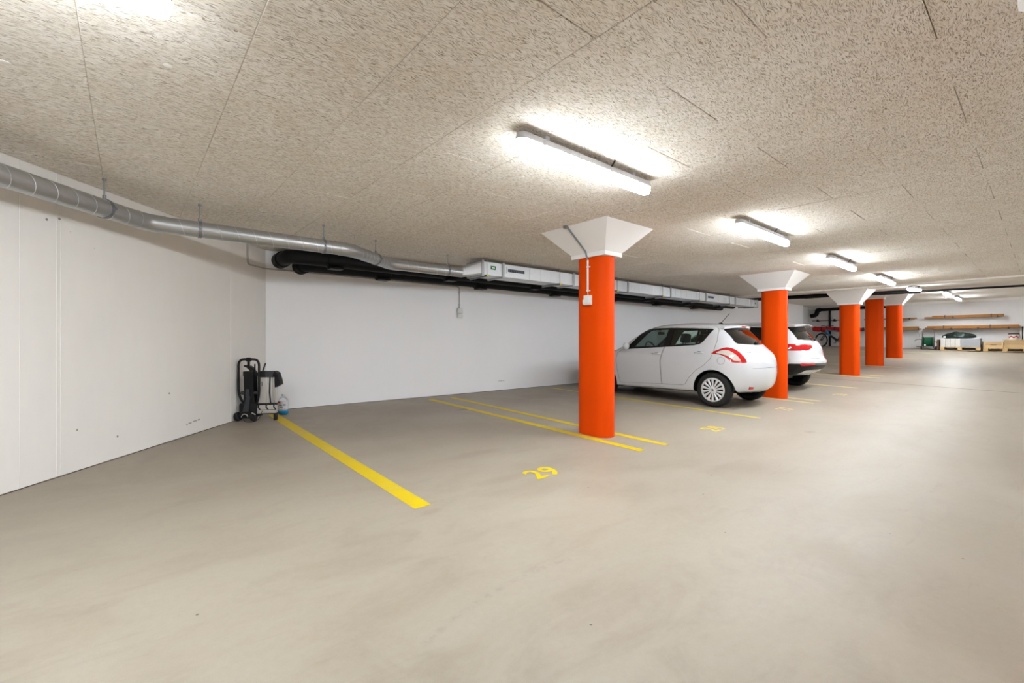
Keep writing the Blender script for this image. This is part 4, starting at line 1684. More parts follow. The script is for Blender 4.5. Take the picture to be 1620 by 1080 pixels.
    k.tube([(0.0, -0.430, 1.150), (0.16, -0.408, 1.157), (0.33, -0.36, 1.174)], [0.012, 0.009, 0.006], 8)
    k.build('rear_wiper', M['black'], car, world=False)
    # reflectors in the rear bumper, badges
    for sgn in (-1, 1):
        kq = MB().prism([(sgn * 0.455, 0.335), (sgn * 0.465, 0.375), (sgn * 0.565, 0.385), (sgn * 0.545, 0.335)], (0, 0, 0), (1, 0, 0), (0, 0, 1), (0, -1, 0), 0.2, 1.0)
        put('reflector', boolean(raw(shell(vs_, fs_, N, -0.004, 0.01), [M['redlamp'], M['redlamp']]), kq, 'INTERSECT'), car)
    for txt, x0_, z0_, size, nm in (('SWIFT', -0.585, 0.955, 0.052, 'lettering'), ('S', -0.035, 0.925, 0.11, 'emblem')):
        tv, tf = flat_text(txt, size)
        k = MB()
        k.add([(x0_ + vx, rear_y(x0_ + vx, z0_ + vy) - 0.0025, z0_ + vy) for vx, vy, _ in tv], tf)
        k.build(nm, M['badge'], car, world=False, smooth=0)
    # exhaust, under tray
    k = MB()
    k.tube([(0.42, -0.42, 0.262), (0.42, -0.3, 0.235), (0.40, 0.4, 0.20)], 0.022, 10)
    k.build('exhaust', M['badge'], car, world=False)
    k = MB()
    k.box(-0.045, -0.05, 0.28, 0.045, 0.05, 0.36)
    k.tube([(-0.66, 0, 0.30), (0.66, 0, 0.30)], 0.045, 10)
    k.build('rear_axle', M['black'], car, world=False)
    # cabin
    k = MB()
    k.box(-0.70, -0.30, 0.30, 0.70, 2.15, 0.36, 0.02)
    k.build('cabin_floor', M['cabin'], car, world=False)
    seat(car, -0.36, 0.98, 0.42)
    seat(car, 0.36, 0.98, 0.42)
    seat(car, 0.0, 0.18, 0.44, 1.25, True, 0.56, 'rear_bench')
    k = MB()
    k.box(-0.70, 1.66, 0.62, 0.70, 2.12, 0.985, 0.06)
    k.build('dashboard', M['cabin'], car, world=False, smooth=50)
    k = MB()
    mt = Matrix.Translation((-0.36, 1.53, 0.99)) @ Matrix.Rotation(radians(68), 4, 'X')
    k.tube([mt @ Vector((0.185 * cos(2 * pi * i / 28), 0.185 * sin(2 * pi * i / 28), 0)) for i in range(28)], 0.016, 8, closed=True)
    for a in (0, pi, -pi / 2):
        k.tube([mt @ Vector((0.03 * cos(a), 0.03 * sin(a), -0.02)), mt @ Vector((0.18 * cos(a), 0.18 * sin(a), 0))], 0.018, 6)
    k.lathe([(0.0, 0.0), (0.055, 0.0), (0.06, -0.03), (0.03, -0.25)], 14, mt)
    k.build('steering_wheel', M['black'], car, world=False)
    k = MB()
    k.box(-0.11, 1.50, 1.31, 0.11, 1.53, 1.375, 0.012)
    k.tube([(0, 1.53, 1.36), (0, 1.56, 1.43)], 0.01, 6)
    k.build('rear_view_mirror', M['black'], car, world=False)
    k = MB()
    k.box(-0.52, -0.42, 0.36, 0.52, 0.02, 0.88, 0.04)
    k.build('boot_cover', M['cabin'], car, world=False)
    k = MB()
    k.box(-0.26, 3.185, 0.36, 0.26, 3.225, 0.52, 0.012)
    k.build('front_grille', M['black'], car, world=False)
    return car


make_hatch()


# ---- white sport utility car
def make_suv():
    cx, cy = 12.38, 4.20
    car = thing('suv_car', 'larger white suv parked behind the second column, black lower bumper', 'car', (cx, cy, fz(cx, cy) + 0.006))
    top = [(-0.36, 1.545), (-0.15, 1.575), (0.4, 1.60), (1.0, 1.60), (1.45, 1.56), (1.75, 1.47), (2.20, 1.20), (2.42, 1.10), (2.9, 1.03), (3.3, 0.93), (3.42, 0.82)]
    rear = [(-0.56, 0.36), (-0.70, 0.45), (-0.80, 0.56), (-0.845, 0.645), (-0.84, 0.70), (-0.795, 0.755), (-0.765, 0.85), (-0.745, 0.97), (-0.70, 1.09), (-0.645, 1.17), (-0.53, 1.33), (-0.42, 1.47), (-0.36, 1.545)]
    front = [(3.15, 0.26), (3.35, 0.32), (3.47, 0.48), (3.48, 0.66), (3.42, 0.82)]
    bot = [(-0.56, 0.36), (0.0, 0.30), (0.7, 0.26), (2.5, 0.25), (3.15, 0.26)]
    width = [(0.2, 0.86), (0.35, 0.885), (0.55, 0.905), (0.80, 0.920), (1.0, 0.91), (1.10, 0.88), (1.22, 0.82), (1.40, 0.73), (1.52, 0.66), (1.65, 0.60)]
    H = Hull(top, rear, front, bot, width, (0.10, 0.12, 0.50, 0.6))
    vs_, fs_ = H.mesh(48, 22, 9)
    N, vol = hull_normals(vs_, fs_)
    if vol < 0:
        fs_ = [tuple(reversed(f)) for f in fs_]
        N = [-n_ for n_ in N]
    sh = raw(shell(vs_, fs_, N, 0.0, 0.028), [M['paint'], M['cabin']])
    gl = raw(shell(vs_, fs_, N, 0.006, 0.010), [M['dglass'], M['dglass']])
    body = sh.copy()
    dlo = [(2.12, 1.125), (1.66, 1.40), (1.45, 1.475), (0.6, 1.505), (-0.10, 1.47), (-0.28, 1.36), (-0.30, 1.25), (-0.10, 1.19), (0.9, 1.15)]
    bump = [(-1.0, 0.30), (-1.0, 0.645), (-0.42, 0.645), (-0.36, 0.60), (-0.36, 0.30)]
    silver = [(-1.0, 0.475), (-1.0, 0.555), (-0.5, 0.50), (-0.5, 0.42)]
    doors = []
    dr = [(1.05, 0.42), (1.07, 1.0), (1.00, 1.545), (0.0, 1.52), (-0.17, 1.40), (-0.14, 1.10), (0.08, 0.80), (0.38, 0.62), (0.50, 0.42)]
    df = [(1.06, 0.42), (1.08, 1.0), (1.01, 1.545), (1.55, 1.52), (2.16, 1.14), (2.22, 0.9), (2.14, 0.42)]
    for sgn in (-1, 1):
        for nm, poly in (('front_door', df), ('rear_door', dr)):
            dm = boolean(sh.copy(), side_prism(inset(poly, 0.005), sgn), 'INTERSECT')
            dm = boolean(dm, side_prism(dlo, sgn), 'DIFFERENCE')
            put(nm, dm, car)
            body = boolean(body, side_prism(poly, sgn), 'DIFFERENCE')
        body = boolean(body, side_prism(dlo, sgn), 'DIFFERENCE')
        pn = boolean(gl.copy(), side_prism(inset(dlo, 0.002), sgn), 'INTERSECT')
        put('side_window', pn, car)
        wheel_parts(car, sgn * 0.80, 0.0, 0.338, 0.215, sgn, 10, 0.23)
        wheel_parts(car, sgn * 0.80, 2.63, 0.338, 0.215, sgn, 10, 0.23)
        k = MB()
        k.box(sgn * 0.99 - 0.09, 1.93, 1.10, sgn * 0.99 + 0.09, 2.03, 1.24, 0.03)
        k.build('door_mirror', M['paint'], car, world=False, smooth=60)
        for wy in (0.0, 2.63):
            k = MB()
            pr = [(wy + 0.398 * cos(a), 0.34 + 0.398 * sin(a)) for a in [pi * i / 24 for i in range(25)]]
            k.add([(sgn * 0.55, a, b) for a, b in pr] + [(sgn * 0.87, a, b) for a, b in pr], [(i, i + 1, i + 26, i + 25) for i in range(24)])
            k.add([(sgn * 0.55, a, b) for a, b in pr], [tuple(range(25))])
            k.build('arch_liner', M['black'], car, world=False)
    k = MB()
    for wy in (0.0, 2.63):
        cyl_x(wy, 0.34, 0.40, -1.2, -0.60, k=k)
        cyl_x(wy, 0.34, 0.40, 0.60, 1.2, k=k)
    body = boolean(body, k, 'DIFFERENCE')
    # rear glass
    rw = [(-0.62, 1.19), (-0.55, 1.49), (0.55, 1.49), (0.62, 1.19), (0.0, 1.175)]
    kr = MB().prism(rw, (0, 0, 0), (1, 0, 0), (0, 0, 1), (0, -1, 0), 0.05, 1.1)
    body = boolean(body, kr, 'DIFFERENCE')
    put('rear_window', boolean(gl.copy(), kr, 'INTERSECT'), car)
    ws = [(-0.68, 1.14), (-0.56, 1.49), (0.56, 1.49), (0.68, 1.14)]
    kw = MB().prism(ws, (0, 0, 0), (1, 0, 0), (0, 0, 1), (0, 1, 0), 1.6, 2.8)
    body = boolean(body, kw, 'DIFFERENCE')
    put('windscreen', boolean(gl.copy(), kw, 'INTERSECT'), car)
    # lamps on the rear corners
    for sgn in (-1, 1):
        lp = [(sgn * 0.95, 0.975), (sgn * 0.95, 1.095), (sgn * 0.60, 1.085), (sgn * 0.30, 1.065), (sgn * 0.34, 1.0), (sgn * 0.55, 0.94), (sgn * 0.95, 0.935)][1:]
        kl = MB().prism(lp, (0, 0, 0), (1, 0, 0), (0, 0, 1), (0, -1, 0), 0.22, 1.1)
        lm = boolean(sh.copy(), MB().prism(inset(lp, 0.003), (0, 0, 0), (1, 0, 0), (0, 0, 1), (0, -1, 0), 0.22, 1.1), 'INTERSECT')
        put('tail_lamp', lm, car, [M['redlamp'], M['redlamp']], label='red tail lamp')
        body = boolean(body, kl, 'DIFFERENCE')
    # lower bumper: black band with silver skid strip
    kb = MB().prism(bump, (0, 0, 0), (0, 1, 0), (0, 0, 1), (1, 0, 0), -1.2, 1.2)
    lower = boolean(sh.copy(), kb, 'INTERSECT')
    body = boolean(body, kb, 'DIFFERENCE')
    k = MB()
    cyl_x(0, 0.34, 0.405, -1.2, -0.60, k=k)
    cyl_x(0, 0.34, 0.405, 0.60, 1.2, k=k)
    lower = boolean(lower, k, 'DIFFERENCE')
    skp = [(-0.60, 0.40), (-0.52, 0.50), (0.52, 0.50), (0.60, 0.40), (0.5, 0.36), (-0.5, 0.36)]
    ks = MB().prism([(a * 1.12, 0.425 + (b - 0.43) * 0.9) for a, b in skp], (0, 0, 0), (1, 0, 0), (0, 0, 1), (0, -1, 0), 0.5, 1.1)
    skid = boolean(lower.copy(), ks, 'INTERSECT')
    lower = boolean(lower, ks, 'DIFFERENCE')
    lo_ = put('lower_bumper', lower, car, [M['black'], M['black']], label='black plastic lower bumper')
    put('skid_plate', skid, lo_, [M['paint'], M['paint']], label='white skid plate')
    for sgn in (-1, 1):
        kq = MB().prism([(sgn * 0.42, 0.605), (sgn * 0.42, 0.645), (sgn * 0.80, 0.655), (sgn * 0.82, 0.625), (sgn * 0.78, 0.60)], (0, 0, 0), (1, 0, 0), (0, 0, 1), (0, -1, 0), 0.3, 1.1)
        o_sh = raw(shell(vs_, fs_, N, -0.004, 0.01), [M['redlamp'], M['redlamp']])
        put('reflector', boolean(o_sh, kq, 'INTERSECT'), lo_)
    k = MB()
    o_sh = raw(shell(vs_, fs_, N, -0.004, 0.01), [M['badge'], M['badge']])
    put('bumper_trim', boolean(o_sh, MB().prism([(-0.40, 0.600), (-0.40, 0.632), (0.40, 0.632), (0.40, 0.600)], (0, 0, 0), (1, 0, 0), (0, 0, 1), (0, -1, 0), 0.3, 1.1), 'INTERSECT'), lo_)
    # tailgate joints
    kj = MB().prism([(-0.505, 0.76), (-0.50, 0.76), (-0.50, 0.95), (-0.505, 0.95)], (0, 0, 0), (1, 0, 0), (0, 0, 1), (0, -1, 0), 0.3, 1.1)
    kj.prism([(-0.49, 0.757), (0.49, 0.757), (0.49, 0.762), (-0.49, 0.762)], (0, 0, 0), (1, 0, 0), (0, 0, 1), (0, -1, 0), 0.3, 1.1)
    kj.prism([(0.505, 0.76), (0.50, 0.76), (0.50, 0.95), (0.505, 0.95)], (0, 0, 0), (1, 0, 0), (0, 0, 1), (0, -1, 0), 0.3, 1.1)
    body = boolean(body, kj, 'DIFFERENCE')
    put('body', body, car)
    # spoiler, wiper, rails, plate recess
    k = MB()
    nn = 16
    vs2 = []
    for i in range(nn + 1):
        t_ = -1 + 2 * i / nn
        x = 0.60 * t_
        sag = 0.03 * abs(t_) ** 2.5
        yb = -0.545 + 0.10 * abs(t_) ** 2.5
        vs2 += [(x, -0.10, 1.592 - sag - 0.01), (x, yb + 0.03, 1.565 - sag), (x, yb, 1.545 - sag), (x, yb + 0.01, 1.518 - sag), (x, -0.32, 1.515 - sag)]
    k.add(vs2, [(i * 5 + j, i * 5 + (j + 1) % 5, i * 5 + 5 + (j + 1) % 5, i * 5 + 5 + j) for i in range(nn) for j in range(5)] + [tuple(range(5)), tuple(nn * 5 + j for j in range(4, -1, -1))])
    sp = k.build('roof_spoiler', M['paint'], car, world=False, smooth=40)
    k = MB()
    k.box(-0.15, -0.553, 1.527, 0.15, -0.535, 1.541, 0.003)
    k.build('brake_light', M['badge'], sp, world=False)
    for sgn in (-1, 1):
        k = MB()
        k.tube(fillet([(sgn * 0.60, -0.05, 1.535), (sgn * 0.605, 0.05, 1.595), (sgn * 0.62, 1.2, 1.60), (sgn * 0.62, 1.35, 1.545)], 0.06, 4), 0.016, 8)
        k.build('roof_rail', M['wheelcap'], car, world=False)
    k = MB()
    k.lathe([(0.03, 0), (0.03, 0.03), (0, 0.04)], 10, Matrix.Translation((0, -0.655, 1.185)) @ Matrix.Rotation(radians(70), 4, 'X'))
    k.tube([(0, -0.70, 1.195), (-0.2, -0.655, 1.225), (-0.38, -0.60, 1.25)], [0.013, 0.01, 0.006], 8)
    k.build('rear_wiper', M['black'], car, world=False)
    # cabin
    k = MB()
    k.box(-0.75, -0.45, 0.38, 0.75, 2.3, 0.45, 0.02)
    k.build('cabin_floor', M['cabin'], car, world=False)
    seat(car, -0.38, 1.05, 0.52)
    seat(car, 0.38, 1.05, 0.52)
    seat(car, 0, 0.2, 0.52, 1.3, True, 0.6, 'rear_bench')
    k = MB()
    k.box(-0.76, 1.85, 0.7, 0.76, 2.35, 1.07, 0.06)
    k.build('dashboard', M['cabin'], car, world=False, smooth=50)
    k = MB()
    k.tube([(-0.7, 0, 0.33), (0.7, 0, 0.33)], 0.05, 10)
    k.box(-0.15, -0.15, 0.25, 0.15, 0.15, 0.40)
    k.tube([(0.45, -0.40, 0.33), (0.45, -0.3, 0.31), (0.40, 0.5, 0.28)], 0.03, 10)
    k.build('rear_axle', M['black'], car, world=False)
    return car


make_suv()

# ------------------------------------------------------------------ folded bike carrier in the corner
def carrier():
    o = LW(-3.535, 6.23)
    t = thing('bike_carrier', 'folded black and silver bike carrier standing upright in the corner', 'carrier', (o[0], o[1], fz(*o)), -radians(40.27))
    t.scale = (0.91, 1.0, 1.0)
    B = lambda k, nm, m, p=t, s_=35: k.build(nm, M[m], p, world=False, smooth=s_)
    k = MB()
    lp = [(-0.155, 0.02, 0.17), (-0.165, 0.0, 0.21), (-0.238, -0.03, 0.36), (-0.238, -0.03, 0.845), (0.072, -0.03, 0.845), (0.072, -0.03, 0.36), (0.01, 0.0, 0.21), (0.0, 0.02, 0.17)]
    k.tube(fillet(lp, 0.09, 7), 0.0165, 12)
    B(k, 'loop_frame', 'black')
    k = MB()
    k.box(-0.115, -0.055, 0.815, -0.055, -0.005, 0.87, 0.01)
    k.box(-0.10, -0.045, 0.74, -0.07, -0.015, 0.82, 0.006)
    B(k, 'loop_clamp', 'black')
    k = MB()
    k.prism([(-0.155, 0.64), (-0.15, 0.40), (-0.155, 0.30), (-0.185, 0.12), (0.035, 0.12), (0.01, 0.30), (-0.005, 0.40), (-0.01, 0.64)], (0, 0, 0), (1, 0, 0), (0, 0, 1), (0, 1, 0), -0.04, 0.06)
    post = B(k, 'post', 'black')
    k = MB()
    k.box(-0.11, -0.065, 0.33, -0.06, -0.035, 0.44, 0.006)
    k.prism([(-0.16, 0.13), (-0.095, 0.34), (-0.05, 0.34), (-0.07, 0.13)], (0, 0, 0), (1, 0, 0), (0, 0, 1), (0, 1, 0), -0.06, -0.038)
    B(k, 'lever_arm', 'darkgrey', post)
    for x in (-0.178, 0.018):
        k = MB()
        k.lathe([(0.0, -0.03), (0.02, -0.028), (0.026, 0.0), (0.02, 0.028), (0.0, 0.03)], 12, Matrix.Translation((x, -0.02, 0.385)) @ Matrix.Rotation(pi / 2, 4, 'Y'))
        B(k, 'knob', 'darkgrey', post)
    k = MB()
    k.box(-0.175, -0.03, 0.61, -0.01, 0.07, 0.68, 0.012)
    k.box(-0.02, -0.02, 0.615, 0.33, 0.03, 0.665, 0.008)
    head = B(k, 'head_bar', 'black')
    for (x, w) in ((0.13, 0.045), (0.22, 0.06)):
        k = MB()
        k.box(x - w, -0.04, 0.60, x + w, 0.045, 0.685, 0.012)
        B(k, 'clamp_block', 'darkgrey' if w > 0.05 else 'black', head)
    k = MB()
    k.prism([(-0.165, 0.765), (-0.08, 0.755), (-0.03, 0.725), (-0.005, 0.67), (-0.06, 0.67), (-0.10, 0.71), (-0.13, 0.735), (-0.165, 0.745)], (0, 0, 0), (1, 0, 0), (0, 0, 1), (0, 1, 0), -0.02, 0.035)
    B(k, 'hook_lever', 'black', head)
    for p, q in (((-0.01, 0.0, 0.66), (-0.01, 0.0, 0.78)), ((0.09, 0.02, 0.66), (0.14, 0.02, 0.79))):
        k = MB()
        k.tube([p, q], 0.010, 8)
        B(k, 'rod', 'black', head)
    k = MB()
    k.prism([(0.27, 0.685), (0.325, 0.66), (0.36, 0.56), (0.37, 0.50), (0.29, 0.455), (0.285, 0.60)], (0, 0, 0), (1, 0, 0), (0, 0, 1), (0, 1, 0), 0.0, 0.09)
    B(k, 'bent_arm', 'black', head)
    # lower housing and wheels
    k = MB()
    k.box(-0.225, -0.05, 0.05, 0.045, 0.13, 0.245, 0.03)
    hs = B(k, 'lower_housing', 'black')
    k = MB()
    k.box(-0.19, -0.09, 0.04, 0.0, -0.04, 0.13, 0.02)
    B(k, 'foot_block', 'black', hs)
    for x in (-0.235, 0.0):
        k = MB()
        k.lathe([(0.018, -0.03), (0.05, -0.03), (0.062, -0.018), (0.062, 0.018), (0.05, 0.03), (0.018, 0.03)], 20, Matrix.Translation((x, -0.05, 0.062)) @ Matrix.Rotation(radians(70), 4, 'Y'))
        w = B(k, 'wheel', 'rubber', hs)
        k = MB()
        k.lathe([(0.0, -0.034), (0.018, -0.034), (0.018, 0.034), (0.0, 0.034)], 12, Matrix.Translation((x, -0.05, 0.062)) @ Matrix.Rotation(radians(70), 4, 'Y'))
        B(k, 'wheel_hub', 'darkgrey', hs)
    k = MB()
    k.tube(arc((-0.10, -0.098, 0.055), 0.05, 0.15, pi - 0.15, 10, (1, 0, 0), (0, 0, 1)), 0.008, 6)
    B(k, 'chrome_latch', 'chrome', hs)
    k = MB()
    k.tube([(0.0, -0.09, 0.12), (0.06, -0.1, 0.10)], 0.008, 6)
    B(k, 'pull_bar', 'silver', hs)
    # silver trays folded upright
    mt = Matrix.Translation((0.035, 0.0, 0.0)) @ Matrix.Rotation(radians(12), 4, 'Z')
    k = MB()
    k.box(0.0, 0.0, 0.225, 0.165, 0.05, 0.61, 0.008, mat=mt)
    k.box(0.185, 0.005, 0.225, 0.26, 0.05, 0.61, 0.008, mat=mt)
    tr = B(k, 'tray', 'silver')
    for x in (0.0, 0.115, 0.222):
        k = MB()
        k.box(x, -0.006, 0.23, x + 0.012, 0.001, 0.605, mat=mt)
        B(k, 'tray_rib', 'chrome', tr)
    k = MB()
    k.box(0.055, -0.006, 0.475, 0.062, 0.001, 0.535, mat=mt)
    B(k, 'slot', 'black', tr)
    k = MB()
    k.tube([mt @ Vector(p) for p in ((0.175, -0.01, 0.63), (0.168, -0.008, 0.50), (0.166, -0.008, 0.38), (0.180, -0.008, 0.24))], 0.010, 8)
    B(k, 'strap', 'black', tr)
    k = MB()
    k.box(-0.30, 0.06, 0.20, 0.02, 0.09, 0.60, 0.008, mat=Matrix.Translation((0.11, 0.05, 0)))
    B(k, 'rear_tray', 'silver')
    k = MB()
    k.box(-0.005, -0.02, 0.205, 0.262, 0.05, 0.24, 0.006, mat=mt)
    B(k, 'hinge_rail', 'black')
    k = MB()
    k.box(-0.005, -0.03, 0.10, 0.262, 0.05, 0.215, 0.010, mat=mt)
    bar = B(k, 'light_bar', 'silver')
    k = MB()
    k.box(-0.005, -0.034, 0.146, 0.262, -0.028, 0.152, mat=mt)
    B(k, 'groove', 'darkgrey', bar)
    for x in (0.02, 0.13, 0.235):
        k = MB()
        k.prism([(x - 0.008, 0.225), (x + 0.014, 0.225), (x + 0.002, 0.19), (x + 0.03, 0.155), (x + 0.012, 0.155), (x - 0.012, 0.185)], mt @ Vector((0, 0, 0)), mt.to_3x3() @ Vector((1, 0, 0)), (0, 0, 1), mt.to_3x3() @ Vector((0, 1, 0)), -0.042, -0.028)
        B(k, 'clip', 'black', bar)
    k = MB()
    k.tube([mt @ Vector((0.03, 0.02, 0.095)), mt @ Vector((0.245, 0.02, 0.095))], 0.012, 8)
    k.box(0.22, -0.02, 0.0, 0.262, 0.05, 0.10, 0.008, mat=mt)
    B(k, 'foot', 'black')
    k = MB()
    k.tube(fillet([(-0.12, -0.10, 0.03), (-0.05, -0.16, 0.006), (0.06, -0.15, 0.006), (0.10, -0.08, 0.03), (0.12, -0.03, 0.14)], 0.08, 6), 0.004, 6)
    B(k, 'cable', 'black')
    return t


carrier()

# jug of blue liquid
o = LW(-3.40, 6.72)
t = thing('washer_jug', 'clear plastic jug with a little blue liquid beside the bike carrier', 'jug', (o[0], o[1], fz(*o) + 0.003), -radians(40.27))
sh_ = [(0.062, 0.0), (0.074, 0.01), (0.076, 0.04), (0.076, 0.19), (0.066, 0.225), (0.030, 0.258), (0.020, 0.265), (0.020, 0.285)]
k = MB()
sq = Matrix.Diagonal((1.0, 0.72, 1, 1))
k.lathe(sh_, 24, sq)
k.build('jug_body', M['jug'], t, world=False, smooth=50)
k = MB()
k.lathe([(0.0, 0.004), (0.058, 0.004), (0.070, 0.014), (0.072, 0.055), (0.0, 0.055)], 24, sq)
tag(k.build('liquid', M['blue'], t, world=False, smooth=50), 'bright blue liquid')
k = MB()
k.lathe([(0.0, 0.30), (0.022, 0.30), (0.024, 0.275), (0.022, 0.27)], 14)
k.build('cap', M['whiteplastic'], t, world=False)
k = MB()
lf = lambda u, v: Vector((0.0775 * sin(-1.25 + 2.5 * u), -0.0775 * 0.72 * cos(-1.25 + 2.5 * u), 0.075 + 0.13 * v))
k.grid(lf, 14, 2)
lb = k.build('paper_label', M['label'], t, world=False)
lf2 = lambda a, b, c, d: (lambda u, v: Vector((0.0782 * sin(-1.25 + 2.5 * (a + (b - a) * u)), -0.0782 * 0.72 * cos(-1.25 + 2.5 * (a + (b - a) * u)), 0.075 + 0.13 * (c + (d - c) * v))))
for (a, b, c, d, m) in ((0.12, 0.42, 0.72, 0.90, 'inkred'), (0.30, 0.55, 0.42, 0.55, 'inkblue'), (0.62, 0.80, 0.45, 0.60, 'inkblue'), (0.35, 0.60, 0.22, 0.34, 'inkblue'), (0.20, 0.88, 0.03, 0.08, 'inkred')):
    k = MB()
    k.grid(lf2(a, b, c, d), 5, 2)
    k.build('print', M[m], lb, world=False)

# ------------------------------------------------------------------ far wall: pipe, rails, timber, bike, pallets
WX = XMAX
Z0 = lambda y: fz(WX - 0.3, y)

t = thing('drain_pipe', 'black drain pipe with elbow and vertical drop on the far wall', 'pipe', (WX - 0.14, 7.0, Z0(7)))
k = MB()
k.tube([(WX - 0.16, 7.45, 2.885), (WX - 0.16, 4.6, 2.905)], 0.075, 16)
k.build('pipe', M['blackpipe'], t)
k = MB()
k.tube(fillet([(WX - 0.16, 7.42, 2.885), (WX - 0.16, 7.56, 2.885), (WX - 0.16, 7.60, 2.62), (WX - 0.16, 7.86, 2.58)], 0.16, 6), 0.105, 16)
k.build('elbow', M['blackpipe'], t)
k = MB()
k.tube([(WX - 0.12, 7.035, 2.86), (WX - 0.12, 7.035, Z0(7.0) - 0.01)], 0.052, 14)
k.build('drop_pipe', M['blackpipe'], t)
for z in (2.55, 1.6):
    k = MB()
    k.tube([(WX - 0.12, 7.035, z - 0.03), (WX - 0.12, 7.035, z + 0.03)], 0.058, 14)
    k.box(WX - 0.10, 7.02, z - 0.02, WX, 7.05, z + 0.02)
    k.build('bracket', M['black'], t)

t = thing('storage_rail', 'thin dark storage rail with two pale hooks above the bicycle', 'rail', (WX, 7.2, 2.33))
k = MB()
k.box(WX - 0.24, 6.35, 2.315, WX - 0.19, 7.78, 2.345)
k.build('bar', M['black'], t)
for y in (7.54, 6.82):
    k = MB()
    k.box(WX - 0.25, y - 0.05, 2.28, WX, y + 0.05, 2.315, 0.006)
    k.box(WX - 0.235, y - 0.035, 2.315, WX - 0.155, y + 0.035, 2.40, 0.006)
    br = k.build('bracket', M['black'], t)
    k = MB()
    k.tube([(WX - 0.20, y, 2.39), (WX - 0.20, y, 2.50)], 0.03, 10)
    k.build('pale_hook', M['whiteplastic'], br)

t = thing('red_roll', 'long bright red wrapped roll on brackets behind the bicycle', 'roll', (WX - 0.25, 6.7, 1.90))
k = MB()
ny = 26
pts_, rr = [], []
for i in range(ny + 1):
    y = 7.72 - 2.08 * i / ny
    pts_.append((WX - 0.32, y, 1.905 - 0.055 * i / ny + 0.008 * sin(i * 1.7)))
    rr.append((0.128 - 0.045 * i / ny) * (0.72 if i in (0, ny) else 1) * (1 + 0.05 * sin(i * 2.3)))
k.tube(pts_, rr, 14)
k.build('cover', M['red'], t)
for i in (5, 12, 19):
    k = MB()
    x, y, z = pts_[i]
    k.tube([(x, y - 0.02, z), (x, y + 0.02, z)], rr[i] + 0.008, 14)
    k.build('strap', M['black'], t)
k = MB()
k.tube([(WX - 0.32, 5.67, 1.85), (WX - 0.32, 5.60, 1.85)], 0.086, 14)
k.build('end_cap', M['darkgrey'], t)
for y in (7.3, 6.0):
    k = MB()
    k.box(WX - 0.45, y - 0.02, 1.73, WX, y + 0.02, 1.765)
    k.build('bracket', M['darkgrey'], t)


def boards(label_prefix, z, ya, yb, specs, tie_at, group, tilt=0.0):
    # specs: (x_front_offset, width, thickness, z offset, shorten a, shorten b)
    for i, (xo, w, th_, zo, sa, sb, lb_) in enumerate(specs):
        b_ = MB()
        L = (yb - ya) - sa - sb
        b_.box(-w, -L / 2, 0, 0, L / 2, th_, 0.006)
        o_ = b_.build('timber_board', M['timber'])
        o_.location = (WX - xo, (ya + sa + yb - sb) / 2, z + zo)
        o_.rotation_euler = (tilt, 0, 0)
        tag(o_, lb_, 'board', group)


def bracket(y, z, depth, label, brace=False):
    t_ = thing('shelf_bracket', label, 'bracket', (WX, y, z))
    b_ = MB()
    b_.box(WX - depth, y - 0.02, z - 0.032, WX, y + 0.02, z - 0.002)
    b_.build('arm', M['whiteplastic'], t_)
    b_ = MB()
    b_.box(WX - depth - 0.015, y - 0.02, z - 0.032, WX - depth, y + 0.02, z + 0.05)
    b_.build('stop', M['darkgrey'], t_)
    b_ = MB()
    if brace:
        b_.tube([(WX - depth * 0.9, y, z - 0.03), (WX - 0.01, y, z - 0.36)], 0.013, 6)
    b_.box(WX - 0.02, y - 0.02, z - 0.40 if brace else z - 0.10, WX + 0.001, y + 0.02, z + 0.10)
    b_.build('wall_plate', M['whiteplastic'], t_)


gu, gl_ = 'boards on the upper wall brackets', 'boards on the lower wall brackets'
boards('', 2.285, 1.08, 3.46, [(0.10, 0.10, 0.052, 0.0, 0.0, 0.10, 'brown board at the back of the upper right timber rack, lower layer'),
                               (0.215, 0.10, 0.054, 0.0, 0.05, 0.0, 'brown board at the front of the upper right timber rack, lower layer'),
                               (0.12, 0.09, 0.048, 0.056, 0.0, 0.32, 'brown board at the back of the upper right timber rack, upper layer'),
                               (0.22, 0.08, 0.044, 0.058, 0.08, 0.25, 'brown board at the front of the upper right timber rack, upper layer')], (), gu)
boards('', 2.285, 3.72, 5.6, [(0.10, 0.12, 0.045, 0.0, 0.0, 0.2, 'brown board at the back of the upper left timber rack'),
                              (0.235, 0.11, 0.055, 0.0, 0.05, 0.0, 'brown board at the front of the upper left timber rack')], (), gu)
boards('', 1.815, 0.64, 3.46, [(0.06, 0.14, 0.066, 0.0, 0.0, 0.0, 'golden plank at the back of the lower right shelf, bottom layer'),
                               (0.21, 0.15, 0.066, 0.0, 0.0, 0.03, 'golden plank at the front of the lower right shelf, bottom layer'),
                               (0.07, 0.14, 0.058, 0.070, 0.05, 0.2, 'golden plank at the back of the lower right shelf, top layer'),
                               (0.22, 0.14, 0.058, 0.070, 0.03, 0.1, 'golden plank at the front of the lower right shelf, top layer')], (), gl_)
boards('', 1.81, 3.58, 5.6, [(0.06, 0.15, 0.04, 0.0, 0.0, 0.0, 'golden plank at the back of the lower left shelf, bottom layer'),
                             (0.22, 0.16, 0.035, 0.0, 0.0, 0.0, 'pale edged plank at the front of the lower left shelf, bottom layer'),
                             (0.08, 0.24, 0.085, 0.042, 0.08, 0.1, 'thick golden beam lying on the lower left shelf')], (), gl_)
for y, nm in ((1.25, 'right'), (2.55, 'left'), (3.95, 'first from the gap on the left'), (5.1, 'second from the gap on the left')):
    bracket(y, 2.285, 0.37, 'pale bracket under the upper timber rack, ' + nm)
